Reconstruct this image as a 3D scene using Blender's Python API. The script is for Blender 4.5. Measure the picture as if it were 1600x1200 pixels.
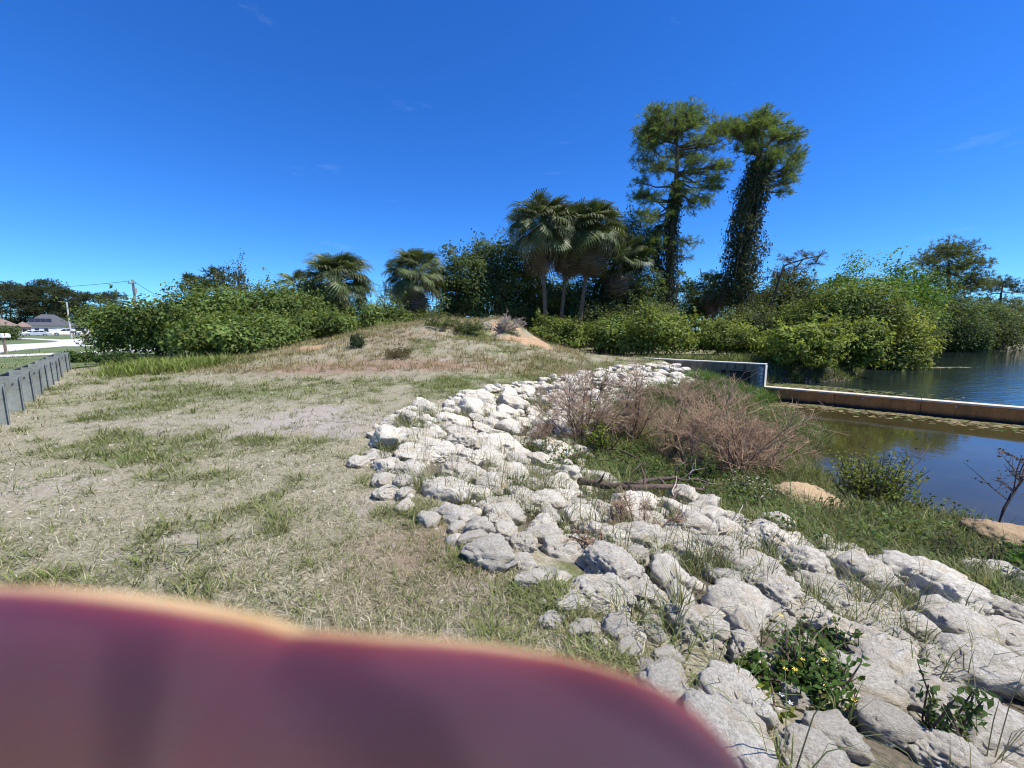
import bpy, bmesh, math, random
import numpy as np
from mathutils import Vector, Matrix, noise as mnoise

for _o in list(bpy.data.objects):
    bpy.data.objects.remove(_o, do_unlink=True)
S = bpy.context.scene
COL = S.collection
rng = np.random.default_rng(11)
random.seed(11)
PI = math.pi

# ------------------------------------------------------------------ camera, sky, sun, exposure
CAM_Z = 1.6
PITCH = math.radians(7.57)
FPX = 640.0
cd = bpy.data.cameras.new('camera')
cam = bpy.data.objects.new('camera', cd)
COL.objects.link(cam)
cam.location = (0, 0, CAM_Z)
cam.rotation_euler = (PI / 2 - PITCH, 0, 0)
cd.sensor_fit = 'HORIZONTAL'
cd.sensor_width = 36.0
cd.lens = 36.0 * FPX / 1600.0
cd.clip_start = 0.002
cd.clip_end = 3000
cd.dof.use_dof = True
cd.dof.focus_distance = 7.0
cd.dof.aperture_fstop = 15.0
S.camera = cam

SUN_EL, SUN_AZ = math.radians(60), math.radians(107)     # azimuth from +Y towards +X
w = bpy.data.worlds.new('World'); S.world = w
w.use_nodes = True
nt = w.node_tree; nt.nodes.clear()
wo = nt.nodes.new('ShaderNodeOutputWorld')
bg = nt.nodes.new('ShaderNodeBackground')
sky = nt.nodes.new('ShaderNodeTexSky')
sky.sky_type = 'NISHITA'
sky.sun_disc = False
sky.sun_elevation = SUN_EL
sky.sun_rotation = SUN_AZ
sky.altitude = 0
sky.air_density = 0.9
sky.dust_density = 0.0
sky.ozone_density = 2.0
hsv = nt.nodes.new('ShaderNodeHueSaturation')
hsv.inputs['Saturation'].default_value = 1.25
hsv.inputs['Value'].default_value = 1.0
bg.inputs['Strength'].default_value = 0.10
tint = nt.nodes.new('ShaderNodeMixRGB'); tint.blend_type = 'MULTIPLY'; tint.inputs['Fac'].default_value = 1.0; tint.inputs['Color2'].default_value = (0.41, 0.83, 1.40, 1)
# a few thin wisps of cirrus low in the sky
tc = nt.nodes.new('ShaderNodeTexCoord')
mp = nt.nodes.new('ShaderNodeMapping'); mp.inputs['Scale'].default_value = (3.0, 3.0, 11.0)
n1 = nt.nodes.new('ShaderNodeTexNoise'); n1.inputs['Scale'].default_value = 2.2; n1.inputs['Detail'].default_value = 6; n1.inputs['Roughness'].default_value = 0.62
r1 = nt.nodes.new('ShaderNodeValToRGB'); r1.color_ramp.elements[0].position = 0.64; r1.color_ramp.elements[1].position = 0.86
r1.color_ramp.elements[1].color = (0.10, 0.10, 0.10, 1)
mx = nt.nodes.new('ShaderNodeMixRGB'); mx.inputs['Color2'].default_value = (7.5, 8.2, 9.2, 1)
L = nt.links.new
L(sky.outputs[0], hsv.inputs['Color'])
L(tc.outputs['Generated'], mp.inputs['Vector']); L(mp.outputs[0], n1.inputs['Vector']); L(n1.outputs['Fac'], r1.inputs['Fac'])
L(hsv.outputs[0], tint.inputs['Color1']); L(r1.outputs['Color'], mx.inputs['Fac']); L(tint.outputs[0], mx.inputs['Color1']); L(mx.outputs[0], bg.inputs['Color'])
L(bg.outputs[0], wo.inputs['Surface'])

sd = bpy.data.lights.new('sun', 'SUN'); sun = bpy.data.objects.new('sun', sd); COL.objects.link(sun)
sd.energy = 5.0; sd.angle = math.radians(0.53); sd.color = (1.0, 0.955, 0.88)
sdir = Vector((math.sin(SUN_AZ) * math.cos(SUN_EL), math.cos(SUN_AZ) * math.cos(SUN_EL), math.sin(SUN_EL)))
sun.rotation_euler = sdir.to_track_quat('Z', 'Y').to_euler()
sun.location = (30, 20, 60)

S.view_settings.view_transform = 'Standard'
try: S.view_settings.look = 'None'
except Exception: pass
S.view_settings.exposure = 0.55
S.view_settings.gamma = 1.0
S.view_settings.use_curve_mapping = False
S.render.engine = 'CYCLES'
S.cycles.use_denoising = True
S.cycles.denoiser = 'OPENIMAGEDENOISE'
S.cycles.denoising_input_passes = 'RGB_ALBEDO_NORMAL'
S.cycles.denoising_prefilter = 'ACCURATE'
S.cycles.filter_width = 1.1
S.cycles.max_bounces = 8
S.cycles.sample_clamp_indirect = 6.0

# ------------------------------------------------------------------ helpers
def ray(u, v):
    x = (u - 800.0) / FPX; y = -(v - 600.0) / FPX
    cp, sp = math.cos(PITCH), math.sin(PITCH)
    return np.array([x, cp + y * sp, -sp + y * cp])
def at(u, v, Y):
    """point seen at photo pixel (u, v), Y metres ahead of the camera"""
    d = ray(u, v); t = Y / d[1]
    return np.array([d[0] * t, Y, CAM_Z + d[2] * t])
def xat(u, Y):
    return (u - 800.0) / FPX * Y * 0.992
def flat(u, v, z=0.0):
    d = ray(u, v); t = (z - CAM_Z) / d[2]
    return d[0] * t, d[1] * t

def _h(ix, iy, iz, seed):
    n = (ix.astype(np.int64) * 374761393 + iy.astype(np.int64) * 668265263 + iz.astype(np.int64) * 2147483647 + seed * 1274126177) & 0xffffffff
    n = ((n ^ (n >> 13)) * 1274126177) & 0xffffffff
    n = n ^ (n >> 16)
    return (n & 0xffff) / 65535.0
def vnoise(x, y, z=None, seed=0):
    x = np.asarray(x, float); y = np.asarray(y, float)
    z = np.zeros_like(x) if z is None else np.asarray(z, float)
    ix, iy, iz = np.floor(x), np.floor(y), np.floor(z)
    fx, fy, fz = x - ix, y - iy, z - iz
    fx = fx * fx * (3 - 2 * fx); fy = fy * fy * (3 - 2 * fy); fz = fz * fz * (3 - 2 * fz)
    ix = ix.astype(np.int64); iy = iy.astype(np.int64); iz = iz.astype(np.int64)
    r = 0
    for dx in (0, 1):
        for dy in (0, 1):
            for dz in (0, 1):
                wgt = (fx if dx else 1 - fx) * (fy if dy else 1 - fy) * (fz if dz else 1 - fz)
                r = r + wgt * _h(ix + dx, iy + dy, iz + dz, seed)
    return r
def fbm(x, y, z=None, oct=4, seed=0, gain=0.5):
    a, s, t, f = 1.0, 0, 0, 1.0
    for o in range(oct):
        s = s + a * vnoise(np.asarray(x) * f, np.asarray(y) * f, None if z is None else np.asarray(z) * f, seed + o * 17)
        t += a; a *= gain; f *= 2.03
    return s / t
def sstep(a, b, x):
    t = np.clip((np.asarray(x, float) - a) / (b - a), 0, 1)
    return t * t * (3 - 2 * t)
def unit(v):
    v = np.asarray(v, float)
    return v / np.maximum(np.linalg.norm(v, axis=-1, keepdims=True), 1e-9)

def mesh(name, V, F, mat=None, col=None, smooth=False):
    V = np.ascontiguousarray(V, np.float32); 
    me = bpy.data.meshes.new(name)
    if isinstance(F, (list, tuple)):
        me.from_pydata([tuple(map(float, v)) for v in V], [], [tuple(map(int, f)) for f in F])
    else:
        F = np.ascontiguousarray(F, np.int32)
        m, k = F.shape
        me.vertices.add(len(V)); me.vertices.foreach_set('co', V.ravel())
        me.loops.add(m * k); me.loops.foreach_set('vertex_index', F.ravel())
        me.polygons.add(m)
        me.polygons.foreach_set('loop_start', np.arange(0, m * k, k, dtype=np.int32))
        me.polygons.foreach_set('loop_total', np.full(m, k, np.int32))
    me.update(calc_edges=True)
    if smooth:
        me.polygons.foreach_set('use_smooth', np.ones(len(me.polygons), bool))
    if col is not None:
        a = me.attributes.new('col', 'FLOAT_COLOR', 'POINT')
        c = np.ones((len(V), 4), np.float32); c[:, :3] = col
        a.data.foreach_set('color', c.ravel())
    if mat: me.materials.append(mat)
    return me
def link(name, me, parent=None, loc=(0, 0, 0), rot=(0, 0, 0), scale=(1, 1, 1)):
    o = bpy.data.objects.new(name, me); COL.objects.link(o)
    o.location = loc; o.rotation_euler = rot; o.scale = scale
    if parent: o.parent = parent
    return o
def tag(o, label=None, cat=None, group=None, kind=None):
    if label: o['label'] = label
    if cat: o['category'] = cat
    if group: o['group'] = group
    if kind: o['kind'] = kind
    return o
def thing(name, label, cat, loc, rz=0.0, group=None):
    o = link(name, None, None, loc, (0, 0, rz))
    o.empty_display_size = 0.3
    return tag(o, label, cat, group)

class MB:
    """collects boxes, tubes and polygons into one mesh"""
    def __init__(s): s.v = []; s.f = []; s.n = 0
    def add(s, V, F):
        s.v.append(np.asarray(V, float)); s.f += [tuple(i + s.n for i in f) for f in F]; s.n += len(V); return s
    def box(s, c, d, rz=0.0, M=None, taper=1.0):
        hx, hy, hz = d[0] / 2, d[1] / 2, d[2] / 2
        V = np.array([[sx * hx * (taper if sz > 0 else 1), sy * hy * (taper if sz > 0 else 1), sz * hz] for sz in (-1, 1) for sx, sy in ((-1, -1), (1, -1), (1, 1), (-1, 1))])
        if rz:
            ca, sa = math.cos(rz), math.sin(rz)
            V = np.stack([V[:, 0] * ca - V[:, 1] * sa, V[:, 0] * sa + V[:, 1] * ca, V[:, 2]], 1)
        V = V + np.array(c)
        return s.add(V, [(3, 2, 1, 0), (4, 5, 6, 7), (0, 1, 5, 4), (1, 2, 6, 5), (2, 3, 7, 6), (3, 0, 4, 7)])
    def prism(s, poly, lo, hi, axis=1):
        """polygon in the two other axes, extruded along axis"""
        n = len(poly); V = []
        for t in (lo, hi):
            for a, b in poly:
                V.append((t, a, b) if axis == 0 else (a, t, b) if axis == 1 else (a, b, t))
        F = [tuple(range(n))[::-1], tuple(range(n, 2 * n))] + [(i, (i + 1) % n, (i + 1) % n + n, i + n) for i in range(n)]
        return s.add(V, F)
    def tube(s, pts, rad, n=8, cap=True):
        pts = [np.asarray(p, float) for p in pts]
        rad = [rad] * len(pts) if np.isscalar(rad) else list(rad)
        V = []; up = np.array([0.31, 0.17, 0.93])
        for i, p in enumerate(pts):
            d = pts[min(i + 1, len(pts) - 1)] - pts[max(i - 1, 0)]
            d = d / (np.linalg.norm(d) + 1e-9)
            a = np.cross(d, up); 
            if np.linalg.norm(a) < 0.1: a = np.cross(d, np.array([1.0, 0, 0]))
            a /= np.linalg.norm(a); b = np.cross(d, a)
            for k in range(n):
                t = 2 * PI * k / n
                V.append(p + rad[i] * (math.cos(t) * a + math.sin(t) * b))
        F = []
        for i in range(len(pts) - 1):
            for k in range(n):
                F.append((i * n + k, i * n + (k + 1) % n, (i + 1) * n + (k + 1) % n, (i + 1) * n + k))
        if cap: F += [tuple(range(n))[::-1], tuple(range((len(pts) - 1) * n, len(pts) * n))]
        return s.add(V, F)
    def mesh(s, name, mat, smooth=False):
        return mesh(name, np.concatenate(s.v), s.f, mat, smooth=smooth)
    def build(s, name, mat, parent=None, loc=(0, 0, 0), rot=(0, 0, 0), smooth=False, bevel=0.0):
        o = link(name, s.mesh(name, mat, smooth), parent, loc, rot)
        if bevel:
            m = o.modifiers.new('bevel', 'BEVEL'); m.width = bevel; m.segments = 2; m.limit_method = 'ANGLE'
        return o

def segs_mesh(P0, P1, R0, R1, n=3):
    """many thin tapering sticks as arrays"""
    P0 = np.asarray(P0, float); P1 = np.asarray(P1, float); R0 = np.asarray(R0, float)[:, None]; R1 = np.asarray(R1, float)[:, None]
    d = unit(P1 - P0); a = unit(np.cross(d, np.array([0.3, 0.2, 0.93]))); b = np.cross(d, a)
    rings = []
    for k in range(n):
        t = 2 * PI * k / n; e = math.cos(t) * a + math.sin(t) * b
        rings.append((P0 + e * R0, P1 + e * R1))
    V = np.stack([r[0] for r in rings] + [r[1] for r in rings], 1)      # N, 2n, 3
    N = len(P0); base = (np.arange(N) * 2 * n)[:, None]
    F = np.concatenate([base + np.array([[k, (k + 1) % n, (k + 1) % n + n, k + n]]) for k in range(n)], 0)
    return V.reshape(-1, 3), F

# ------------------------------------------------------------------ materials
def newmat(name):
    m = bpy.data.materials.new(name); m.use_nodes = True
    t = m.node_tree; b = t.nodes['Principled BSDF']
    return m, t, b
def N(t, typ, **kw):
    n = t.nodes.new(typ)
    for k, v in kw.items():
        if k in n.inputs: n.inputs[k].default_value = v
        else: setattr(n, k, v)
    return n
def ramp(t, stops):
    r = t.nodes.new('ShaderNodeValToRGB'); e = r.color_ramp.elements
    while len(e) < len(stops): e.new(0.5)
    for q, (p, c) in zip(e, stops):
        q.position = p; q.color = (c, c, c, 1) if np.isscalar(c) else (*c, 1)
    return r
def plain(name, c, rough=0.8, var=0.25, scale=3.0, bump=0.0, bscale=30.0, metal=0.0, spec=0.5):
    """own colour with soft large and fine variation"""
    m, t, b = newmat(name)
    tcn = N(t, 'ShaderNodeTexCoord')
    n = N(t, 'ShaderNodeTexNoise', Scale=scale, Detail=8.0, Roughness=0.65)
    t.links.new(tcn.outputs['Object'], n.inputs['Vector'])
    c = np.array(c)
    r = ramp(t, [(0.3, tuple(c * (1 - var))), (0.7, tuple(np.minimum(c * (1 + var), 1)))])
    t.links.new(n.outputs['Fac'], r.inputs['Fac']); t.links.new(r.outputs['Color'], b.inputs['Base Color'])
    b.inputs['Roughness'].default_value = rough; b.inputs['Metallic'].default_value = metal
    b.inputs['Specular IOR Level'].default_value = spec
    if bump:
        n2 = N(t, 'ShaderNodeTexNoise', Scale=bscale, Detail=6.0, Roughness=0.7)
        t.links.new(tcn.outputs['Object'], n2.inputs['Vector'])
        bp = N(t, 'ShaderNodeBump', Strength=bump, Distance=0.02)
        t.links.new(n2.outputs['Fac'], bp.inputs['Height']); t.links.new(bp.outputs[0], b.inputs['Normal'])
    return m
def leafmat(name, trans=0.35, rough=0.45, spec=0.4, objvar=0.0):
    """leaf: colour comes from the leaf's own attribute; thin and translucent"""
    m, t, b = newmat(name)
    a = N(t, 'ShaderNodeAttribute', attribute_name='col')
    out = t.nodes['Material Output']
    src = a.outputs['Color']
    if objvar:
        oi = N(t, 'ShaderNodeObjectInfo')
        h = N(t, 'ShaderNodeHueSaturation')
        mr = N(t, 'ShaderNodeMapRange'); mr.inputs['To Min'].default_value = 1 - objvar; mr.inputs['To Max'].default_value = 1 + objvar
        t.links.new(oi.outputs['Random'], mr.inputs['Value']); t.links.new(mr.outputs[0], h.inputs['Value'])
        t.links.new(src, h.inputs['Color']); src = h.outputs[0]
    t.links.new(src, b.inputs['Base Color'])
    b.inputs['Roughness'].default_value = rough; b.inputs['Specular IOR Level'].default_value = spec
    tr = N(t, 'ShaderNodeBsdfTranslucent')
    g = N(t, 'ShaderNodeMixRGB', blend_type='MULTIPLY'); g.inputs['Fac'].default_value = 1.0; g.inputs['Color2'].default_value = (1.25, 1.15, 0.55, 1)
    t.links.new(src, g.inputs['Color1']); t.links.new(g.outputs[0], tr.inputs['Color'])
    ms = N(t, 'ShaderNodeMixShader'); ms.inputs['Fac'].default_value = trans
    t.links.new(b.outputs[0], ms.inputs[1]); t.links.new(tr.outputs[0], ms.inputs[2]); t.links.new(ms.outputs[0], out.inputs['Surface'])
    return m
M = {}
M['leaf'] = leafmat('leaf', 0.42, 0.6, 0.16)
M['needle'] = leafmat('needle', 0.4, 0.6, 0.2)
M['frond'] = leafmat('frond', 0.2, 0.5, 0.3, 0.15)
M['blade'] = leafmat('grass_blade', 0.25, 0.6, 0.2)
M['twig'] = plain('dead_twig', (0.32, 0.22, 0.14), 0.9, 0.35, 6)
M['twig_pink'] = plain('dry_pink_twig', (0.40, 0.265, 0.165), 0.9, 0.35, 5)
M['bark'] = plain('bark', (0.10, 0.075, 0.055), 0.95, 0.45, 4, 0.6, 14)
M['palm_bark'] = plain('palm_bark', (0.13, 0.095, 0.06), 0.95, 0.4, 5, 0.6, 12)
M['driftwood'] = plain('driftwood', (0.085, 0.055, 0.04), 0.85, 0.5, 5, 0.6, 25)
M['pale_wood'] = plain('pale_wood', (0.36, 0.31, 0.25), 0.85, 0.3, 6, 0.4, 25)
# ------------------------------------------------------------------ terrain shape
EDGE = [(2.6, -9), (2.3, -3), (1.75, -0.4), (1.25, 0.9), (0.75, 1.7), (0.25, 2.35), (-0.35, 3.05), (-1.2, 4.1), (-1.75, 5.2), (-2.1, 6.6),
        (-1.9, 8.4), (-0.7, 10.8), (1.1, 13.4), (4.3, 16.8), (7.3, 19.9), (8.6, 20.9), (11.0, 20.2), (13.2, 21.4), (16.6, 21.9), (25, 30.5),
        (42, 49), (66, 60), (140, 74), (140, 62), (84, 55), (42, 21), (27, 6), (20, -9)]
EDGE = np.array(EDGE, float)
WD = unit(np.array([0.73, -0.68])); WN = np.array([-WD[1], WD[0]])      # along the weir, and upstream
W0 = np.array([11.25, 18.15])                                            # headwall end where the weir starts
WS = float(W0 @ WN)
def sdist(x, y):
    """distance into the canal polygon (positive inside)"""
    x = np.asarray(x, float); y = np.asarray(y, float)
    best = np.full(x.shape, 1e9); ins = np.zeros(x.shape, bool)
    n = len(EDGE)
    for i in range(n):
        a, b = EDGE[i], EDGE[(i + 1) % n]
        e = b - a; px, py = x - a[0], y - a[1]
        t = np.clip((px * e[0] + py * e[1]) / (e @ e), 0, 1)
        d = np.hypot(px - t * e[0], py - t * e[1]); best = np.minimum(best, d)
        c = ((a[1] > y) != (b[1] > y)) & (x < (b[0] - a[0]) * (y - a[1]) / (b[1] - a[1] + 1e-12) + a[0])
        ins ^= c
    return np.where(ins, best, -best)
def gz(x, y):
    x = np.asarray(x, float); y = np.asarray(y, float)
    d = sdist(x, y)
    up = (x * WN[0] + y * WN[1]) > WS
    zd = np.interp(d * np.interp(y, [1, 5, 9], [0.8, 0.82, 1.0]), [-0.5, 0, 0.5, 3.6, 5.2, 7.0, 11], [0, -0.03, -0.17, -0.98, -1.26, -1.52, -2.6])
    zu = np.interp(d, [-0.5, 0, 0.3, 1.1, 2.0, 5], [0, -0.05, -0.3, -1.0, -1.4, -2.4])
    z = np.where(up, zu, zd)
    al = (x - W0[0]) * WD[0] + (y - W0[1]) * WD[1]; ac = (x - W0[0]) * WN[0] + (y - W0[1]) * WN[1]
    cut = np.interp(al, [-4.6, -3.0, -1.2, 0.0, 0.7, 2.0], [0.0, -0.55, -1.02, -1.32, -1.62, -2.0])
    near_w = sstep(-3.8, -1.6, ac) * (ac < 0.2)
    z = np.where(near_w > 0, np.minimum(z, cut * near_w + z * (1 - near_w)), z)
    z = np.where((ac < 0.2) & (ac > -4.5) & (al > 0.3), np.minimum(z, np.interp(al, [0.3, 1.2], [-1.45, -1.72])), z)
    cu = np.interp(al, [-0.6, 0.0, 1.0], [0.0, -1.12, -1.7])
    z = np.where((ac >= 0.2) & (ac < 1.6) & (al > -0.6), np.minimum(z, cu), z)
    out = sstep(0.5, -3.0, d)
    # the mound of fill
    dx = x + 1.3; sx = np.where(dx > 0, 2.55, 4.9)
    m = 1.82 * np.exp(-(dx / sx) ** 2 * 0.5 - ((y - 25) / 5.2) ** 2 * 0.5)
    m = m + 0.85 * np.exp(-((x + 8) / 4.2) ** 2 * 0.5 - ((y - 22.5) / 4.5) ** 2 * 0.5)
    m = m + 0.12 * np.exp(-((x + 0.4) / 1.3) ** 2 * 0.5 - ((y - 24) / 1.6) ** 2 * 0.5)
    m = m * (1 + 0.5 * (fbm(x * 0.45, y * 0.45, seed=13, oct=4) - 0.5)) * sstep(-0.4, -2.5, d)
    z = z + m + out * (0.10 * (fbm(x * 0.22, y * 0.22, seed=3) - 0.5) + 0.05 * (fbm(x * 1.1, y * 1.1, seed=9, oct=3) - 0.5))
    z = z + 0.10 * (1 - out) * (fbm(x * 1.3, y * 1.3, seed=5, oct=3) - 0.5)
    z = z - 0.10 * out * sstep(-1.5, -0.4, d) * 0
    return z
def gz1(x, y):
    return float(gz(np.array([x]), np.array([y]))[0])
def hit(u, v):
    """where the view through photo pixel (u, v) meets the ground"""
    d = ray(u, v); t = np.linspace(0.8, 60, 6000)
    X, Y, Z = d[0] * t, d[1] * t, CAM_Z + d[2] * t
    k = np.argmax(Z < gz(X, Y))
    return float(X[k]), float(Y[k]), float(Z[k])

# ground cover fields
def f_green(x, y):
    g = fbm(x * 0.55, y * 0.55, seed=21, oct=4)
    g2 = fbm(x * 2.6, y * 2.6, seed=25, oct=3)
    b = 0.04 + 0.42 * sstep(0.52, 0.68, g) + 0.42 * sstep(0.57, 0.72, g2)
    def blob(cx, cy, rx, ry, a, ang=0.0):
        ca, sa = math.cos(ang), math.sin(ang); dx, dy = x - cx, y - cy
        return a * np.exp(-((dx * ca + dy * sa) / rx) ** 2 - ((-dx * sa + dy * ca) / ry) ** 2)
    b = b + blob(-7.0, 10.0, 3.5, 1.6, 0.55, 0.1) + blob(3.2, 17.0, 3.5, 1.5, 0.6, 0.8) + blob(-0.3, 13.2, 2.2, 1.0, 0.5, 0.9)
    b = b + blob(-13, 15.5, 2.5, 2.0, 0.9) + blob(-16, 19, 4, 2.5, 0.5) + blob(-1.6, 20, 1.5, 1.2, 0.5)
    b = b - blob(-0.6, 2.4, 1.0, 0.9, 0.45, 0.6) + blob(-4.0, 12, 1.6, 0.7, 0.3)
    b = b - blob(-3.4, 7.2, 2.0, 1.0, 0.8, 0.2) - blob(-5.6, 14.5, 3.5, 1.6, 0.7) - blob(-2.3, 14.6, 2.2, 1.1, 0.6)
    b = b + 0.5 * sstep(3.4, 4.4, sdist(x, y))
    return np.clip(b, 0, 1)
def f_bare(x, y):
    e = ((x + 3.4) / 2.1) ** 2 + ((y - 7.1) / 1.0) ** 2
    b = 0.8 * np.exp(-e) + 0.6 * np.exp(-((x + 4.9) / 1.0) ** 2 - ((y - 3.9) / 0.7) ** 2) + 0.45 * np.exp(-((x + 7.0) / 1.5) ** 2 - ((y - 6.8) / 0.7) ** 2)
    b = b + 0.6 * sstep(0.55, 0.75, fbm(x * 0.8 + 7, y * 0.8, seed=41, oct=3)) * (y < 30)
    return np.clip(b, 0, 1)
def f_red(x, y):
    b = 0.9 * np.exp(-((x + 6.0) / 3.2) ** 2 - ((y - 14.2) / 1.5) ** 2) + 0.8 * np.exp(-((x + 2.2) / 1.8) ** 2 - ((y - 14.6) / 1.0) ** 2)
    b = b + 0.6 * np.exp(-((x + 0.5) / 0.9) ** 2 - ((y - 2.9) / 0.9) ** 2) + 0.5 * np.exp(-((x + 5) / 4) ** 2 - ((y - 19) / 2.5) ** 2)
    return np.clip(b, 0, 1)
def f_sand(x, y):
    q = fbm(x * 1.4, y * 1.4, seed=55, oct=3)
    b = 1.2 * np.exp(-((x - 0.45) / 1.5) ** 4 - ((y - 21.3) / 1.5) ** 4) + 0.7 * np.exp(-((x + 9.3) / 1.4) ** 2 - ((y - 18.6) / 0.7) ** 2)
    return np.clip(b * sstep(0.25, 0.55, q) * 1.2, 0, 1)

def axis(lo, a, b, hi, step, grow):
    c = list(np.arange(a, b + 1e-6, step)); s = step; p = b; R = []
    while p < hi: s *= grow; p += s; R.append(p)
    s = step; p = a; Lf = []
    while p > lo: s *= grow; p -= s; Lf.append(p)
    return np.array(Lf[::-1] + c + R)
gx = axis(-600, -7.0, 9.5, 600, 0.09, 1.07); gy = axis(-60, 0.6, 21.0, 900, 0.09, 1.06)
GX, GY = np.meshgrid(gx, gy); GX = GX.ravel(); GY = GY.ravel(); GZ = gz(GX, GY)
nx, ny = len(gx), len(gy)
ii = (np.arange(ny - 1)[:, None] * nx + np.arange(nx - 1)[None, :]).ravel()
GF = np.stack([ii, ii + 1, ii + nx + 1, ii + nx], 1)
zone = np.stack([f_green(GX, GY), f_bare(GX, GY), f_red(GX, GY)], 1)
gm = mesh('ground', np.stack([GX, GY, GZ], 1), GF, None, zone, True)
a2 = gm.attributes.new('zone', 'FLOAT_COLOR', 'POINT')
c2 = np.zeros((len(GX), 4), np.float32); c2[:, 0] = f_sand(GX, GY); c2[:, 1] = sstep(0.25, 0.7, sdist(GX, GY)); c2[:, 2] = sstep(3.6, 4.6, sdist(GX, GY)); c2[:, 3] = 1
a2.data.foreach_set('color', c2.ravel())
m, t, b = newmat('dry_lawn_soil'); M['ground'] = m
lk = t.links.new
tcn = N(t, 'ShaderNodeTexCoord')
at1 = N(t, 'ShaderNodeAttribute', attribute_name='col'); at2 = N(t, 'ShaderNodeAttribute', attribute_name='zone')
s1 = N(t, 'ShaderNodeSeparateColor'); s2 = N(t, 'ShaderNodeSeparateColor')
lk(at1.outputs['Color'], s1.inputs[0]); lk(at2.outputs['Color'], s2.inputs[0])
nf = N(t, 'ShaderNodeTexNoise', Scale=38.0, Detail=8.0, Roughness=0.75); lk(tcn.outputs['Object'], nf.inputs['Vector'])
nm = N(t, 'ShaderNodeTexNoise', Scale=5.0, Detail=8.0, Roughness=0.7); lk(tcn.outputs['Object'], nm.inputs['Vector'])
thatch = ramp(t, [(0.28, (0.09, 0.08, 0.052)), (0.5, (0.26, 0.238, 0.162)), (0.72, (0.47, 0.43, 0.32))])
lk(nf.outputs['Fac'], thatch.inputs['Fac'])
def mixc(fac, c1, c2, blend='MIX'):
    q = N(t, 'ShaderNodeMixRGB', blend_type=blend)
    for s_, i_ in ((fac, 'Fac'), (c1, 'Color1'), (c2, 'Color2')):
        if hasattr(s_, 'is_linked') or hasattr(s_, 'links'): lk(s_, q.inputs[i_])
        elif np.isscalar(s_): q.inputs[i_].default_value = s_
        else: q.inputs[i_].default_value = (*s_, 1)
    return q.outputs[0]
grn = ramp(t, [(0.3, (0.05, 0.075, 0.02)), (0.55, (0.115, 0.15, 0.045)), (0.75, (0.24, 0.24, 0.11))]); lk(nf.outputs['Fac'], grn.inputs['Fac'])
bare = ramp(t, [(0.3, (0.20, 0.17, 0.145)), (0.55, (0.35, 0.31, 0.265)), (0.75, (0.52, 0.47, 0.40))]); lk(nf.outputs['Fac'], bare.inputs['Fac'])
red = ramp(t, [(0.3, (0.14, 0.09, 0.06)), (0.55, (0.28, 0.19, 0.135)), (0.75, (0.40, 0.30, 0.22))]); lk(nf.outputs['Fac'], red.inputs['Fac'])
sand = ramp(t, [(0.3, (0.25, 0.155, 0.085)), (0.55, (0.39, 0.26, 0.155)), (0.75, (0.50, 0.38, 0.26))]); lk(nm.outputs['Fac'], sand.inputs['Fac'])
dark = ramp(t, [(0.3, (0.055, 0.045, 0.032)), (0.7, (0.17, 0.14, 0.105))]); lk(nf.outputs['Fac'], dark.inputs['Fac'])
mud = ramp(t, [(0.3, (0.04, 0.038, 0.02)), (0.7, (0.11, 0.10, 0.06))]); lk(nf.outputs['Fac'], mud.inputs['Fac'])
def jitter(s_, lo=0.35, hi=0.65):
    mlt = N(t, 'ShaderNodeMath', operation='ADD'); lk(s_, mlt.inputs[0]); lk(nm.outputs['Fac'], mlt.inputs[1])
    mr = N(t, 'ShaderNodeMapRange'); mr.inputs['From Min'].default_value = lo + 0.5; mr.inputs['From Max'].default_value = hi + 0.5
    lk(mlt.outputs[0], mr.inputs['Value']); return mr.outputs[0]
c = thatch.outputs[0]
c = mixc(jitter(s1.outputs[2], 0.25, 0.8), c, red.outputs[0])
c = mixc(jitter(s1.outputs[1], 0.3, 0.8), c, bare.outputs[0])
c = mixc(jitter(s1.outputs[0], 0.25, 0.85), c, grn.outputs[0])
c = mixc(jitter(s2.outputs[0], 0.3, 0.55), c, sand.outputs[0])
c = mixc(s2.outputs[1], c, dark.outputs[0])
c = mixc(s2.outputs[2], c, mud.outputs[0])
lk(c, b.inputs['Base Color']); b.inputs['Roughness'].default_value = 0.95; b.inputs['Specular IOR Level'].default_value = 0.15
nb = N(t, 'ShaderNodeTexNoise', Scale=60.0, Detail=5.0, Roughness=0.7); lk(tcn.outputs['Object'], nb.inputs['Vector'])
bp = N(t, 'ShaderNodeBump', Strength=0.8, Distance=0.01); lk(nb.outputs['Fac'], bp.inputs['Height']); lk(bp.outputs[0], b.inputs['Normal'])
gm.materials.append(m)
tag(link('ground', gm), kind='structure')

# water
def watermat(name, deep, bump, sc, stretch=(1, 1, 1), rough=0.03):
    m, t, b = newmat(name)
    tcn = N(t, 'ShaderNodeTexCoord'); mp = N(t, 'ShaderNodeMapping'); mp.inputs['Scale'].default_value = stretch
    t.links.new(tcn.outputs['Object'], mp.inputs['Vector'])
    n = N(t, 'ShaderNodeTexNoise', Scale=sc, Detail=5.0, Roughness=0.55); t.links.new(mp.outputs[0], n.inputs['Vector'])
    n2 = N(t, 'ShaderNodeTexNoise', Scale=0.35, Detail=5.0); t.links.new(tcn.outputs['Object'], n2.inputs['Vector'])
    r = ramp(t, [(0.35, tuple(np.array(deep) * 0.7)), (0.65, tuple(np.array(deep) * 1.35))]); t.links.new(n2.outputs['Fac'], r.inputs['Fac'])
    t.links.new(r.outputs[0], b.inputs['Base Color'])
    b.inputs['Roughness'].default_value = rough; b.inputs['IOR'].default_value = 1.333
    bp = N(t, 'ShaderNodeBump', Strength=bump, Distance=0.05); t.links.new(n.outputs['Fac'], bp.inputs['Height']); t.links.new(bp.outputs[0], b.inputs['Normal'])
    return m
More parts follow.
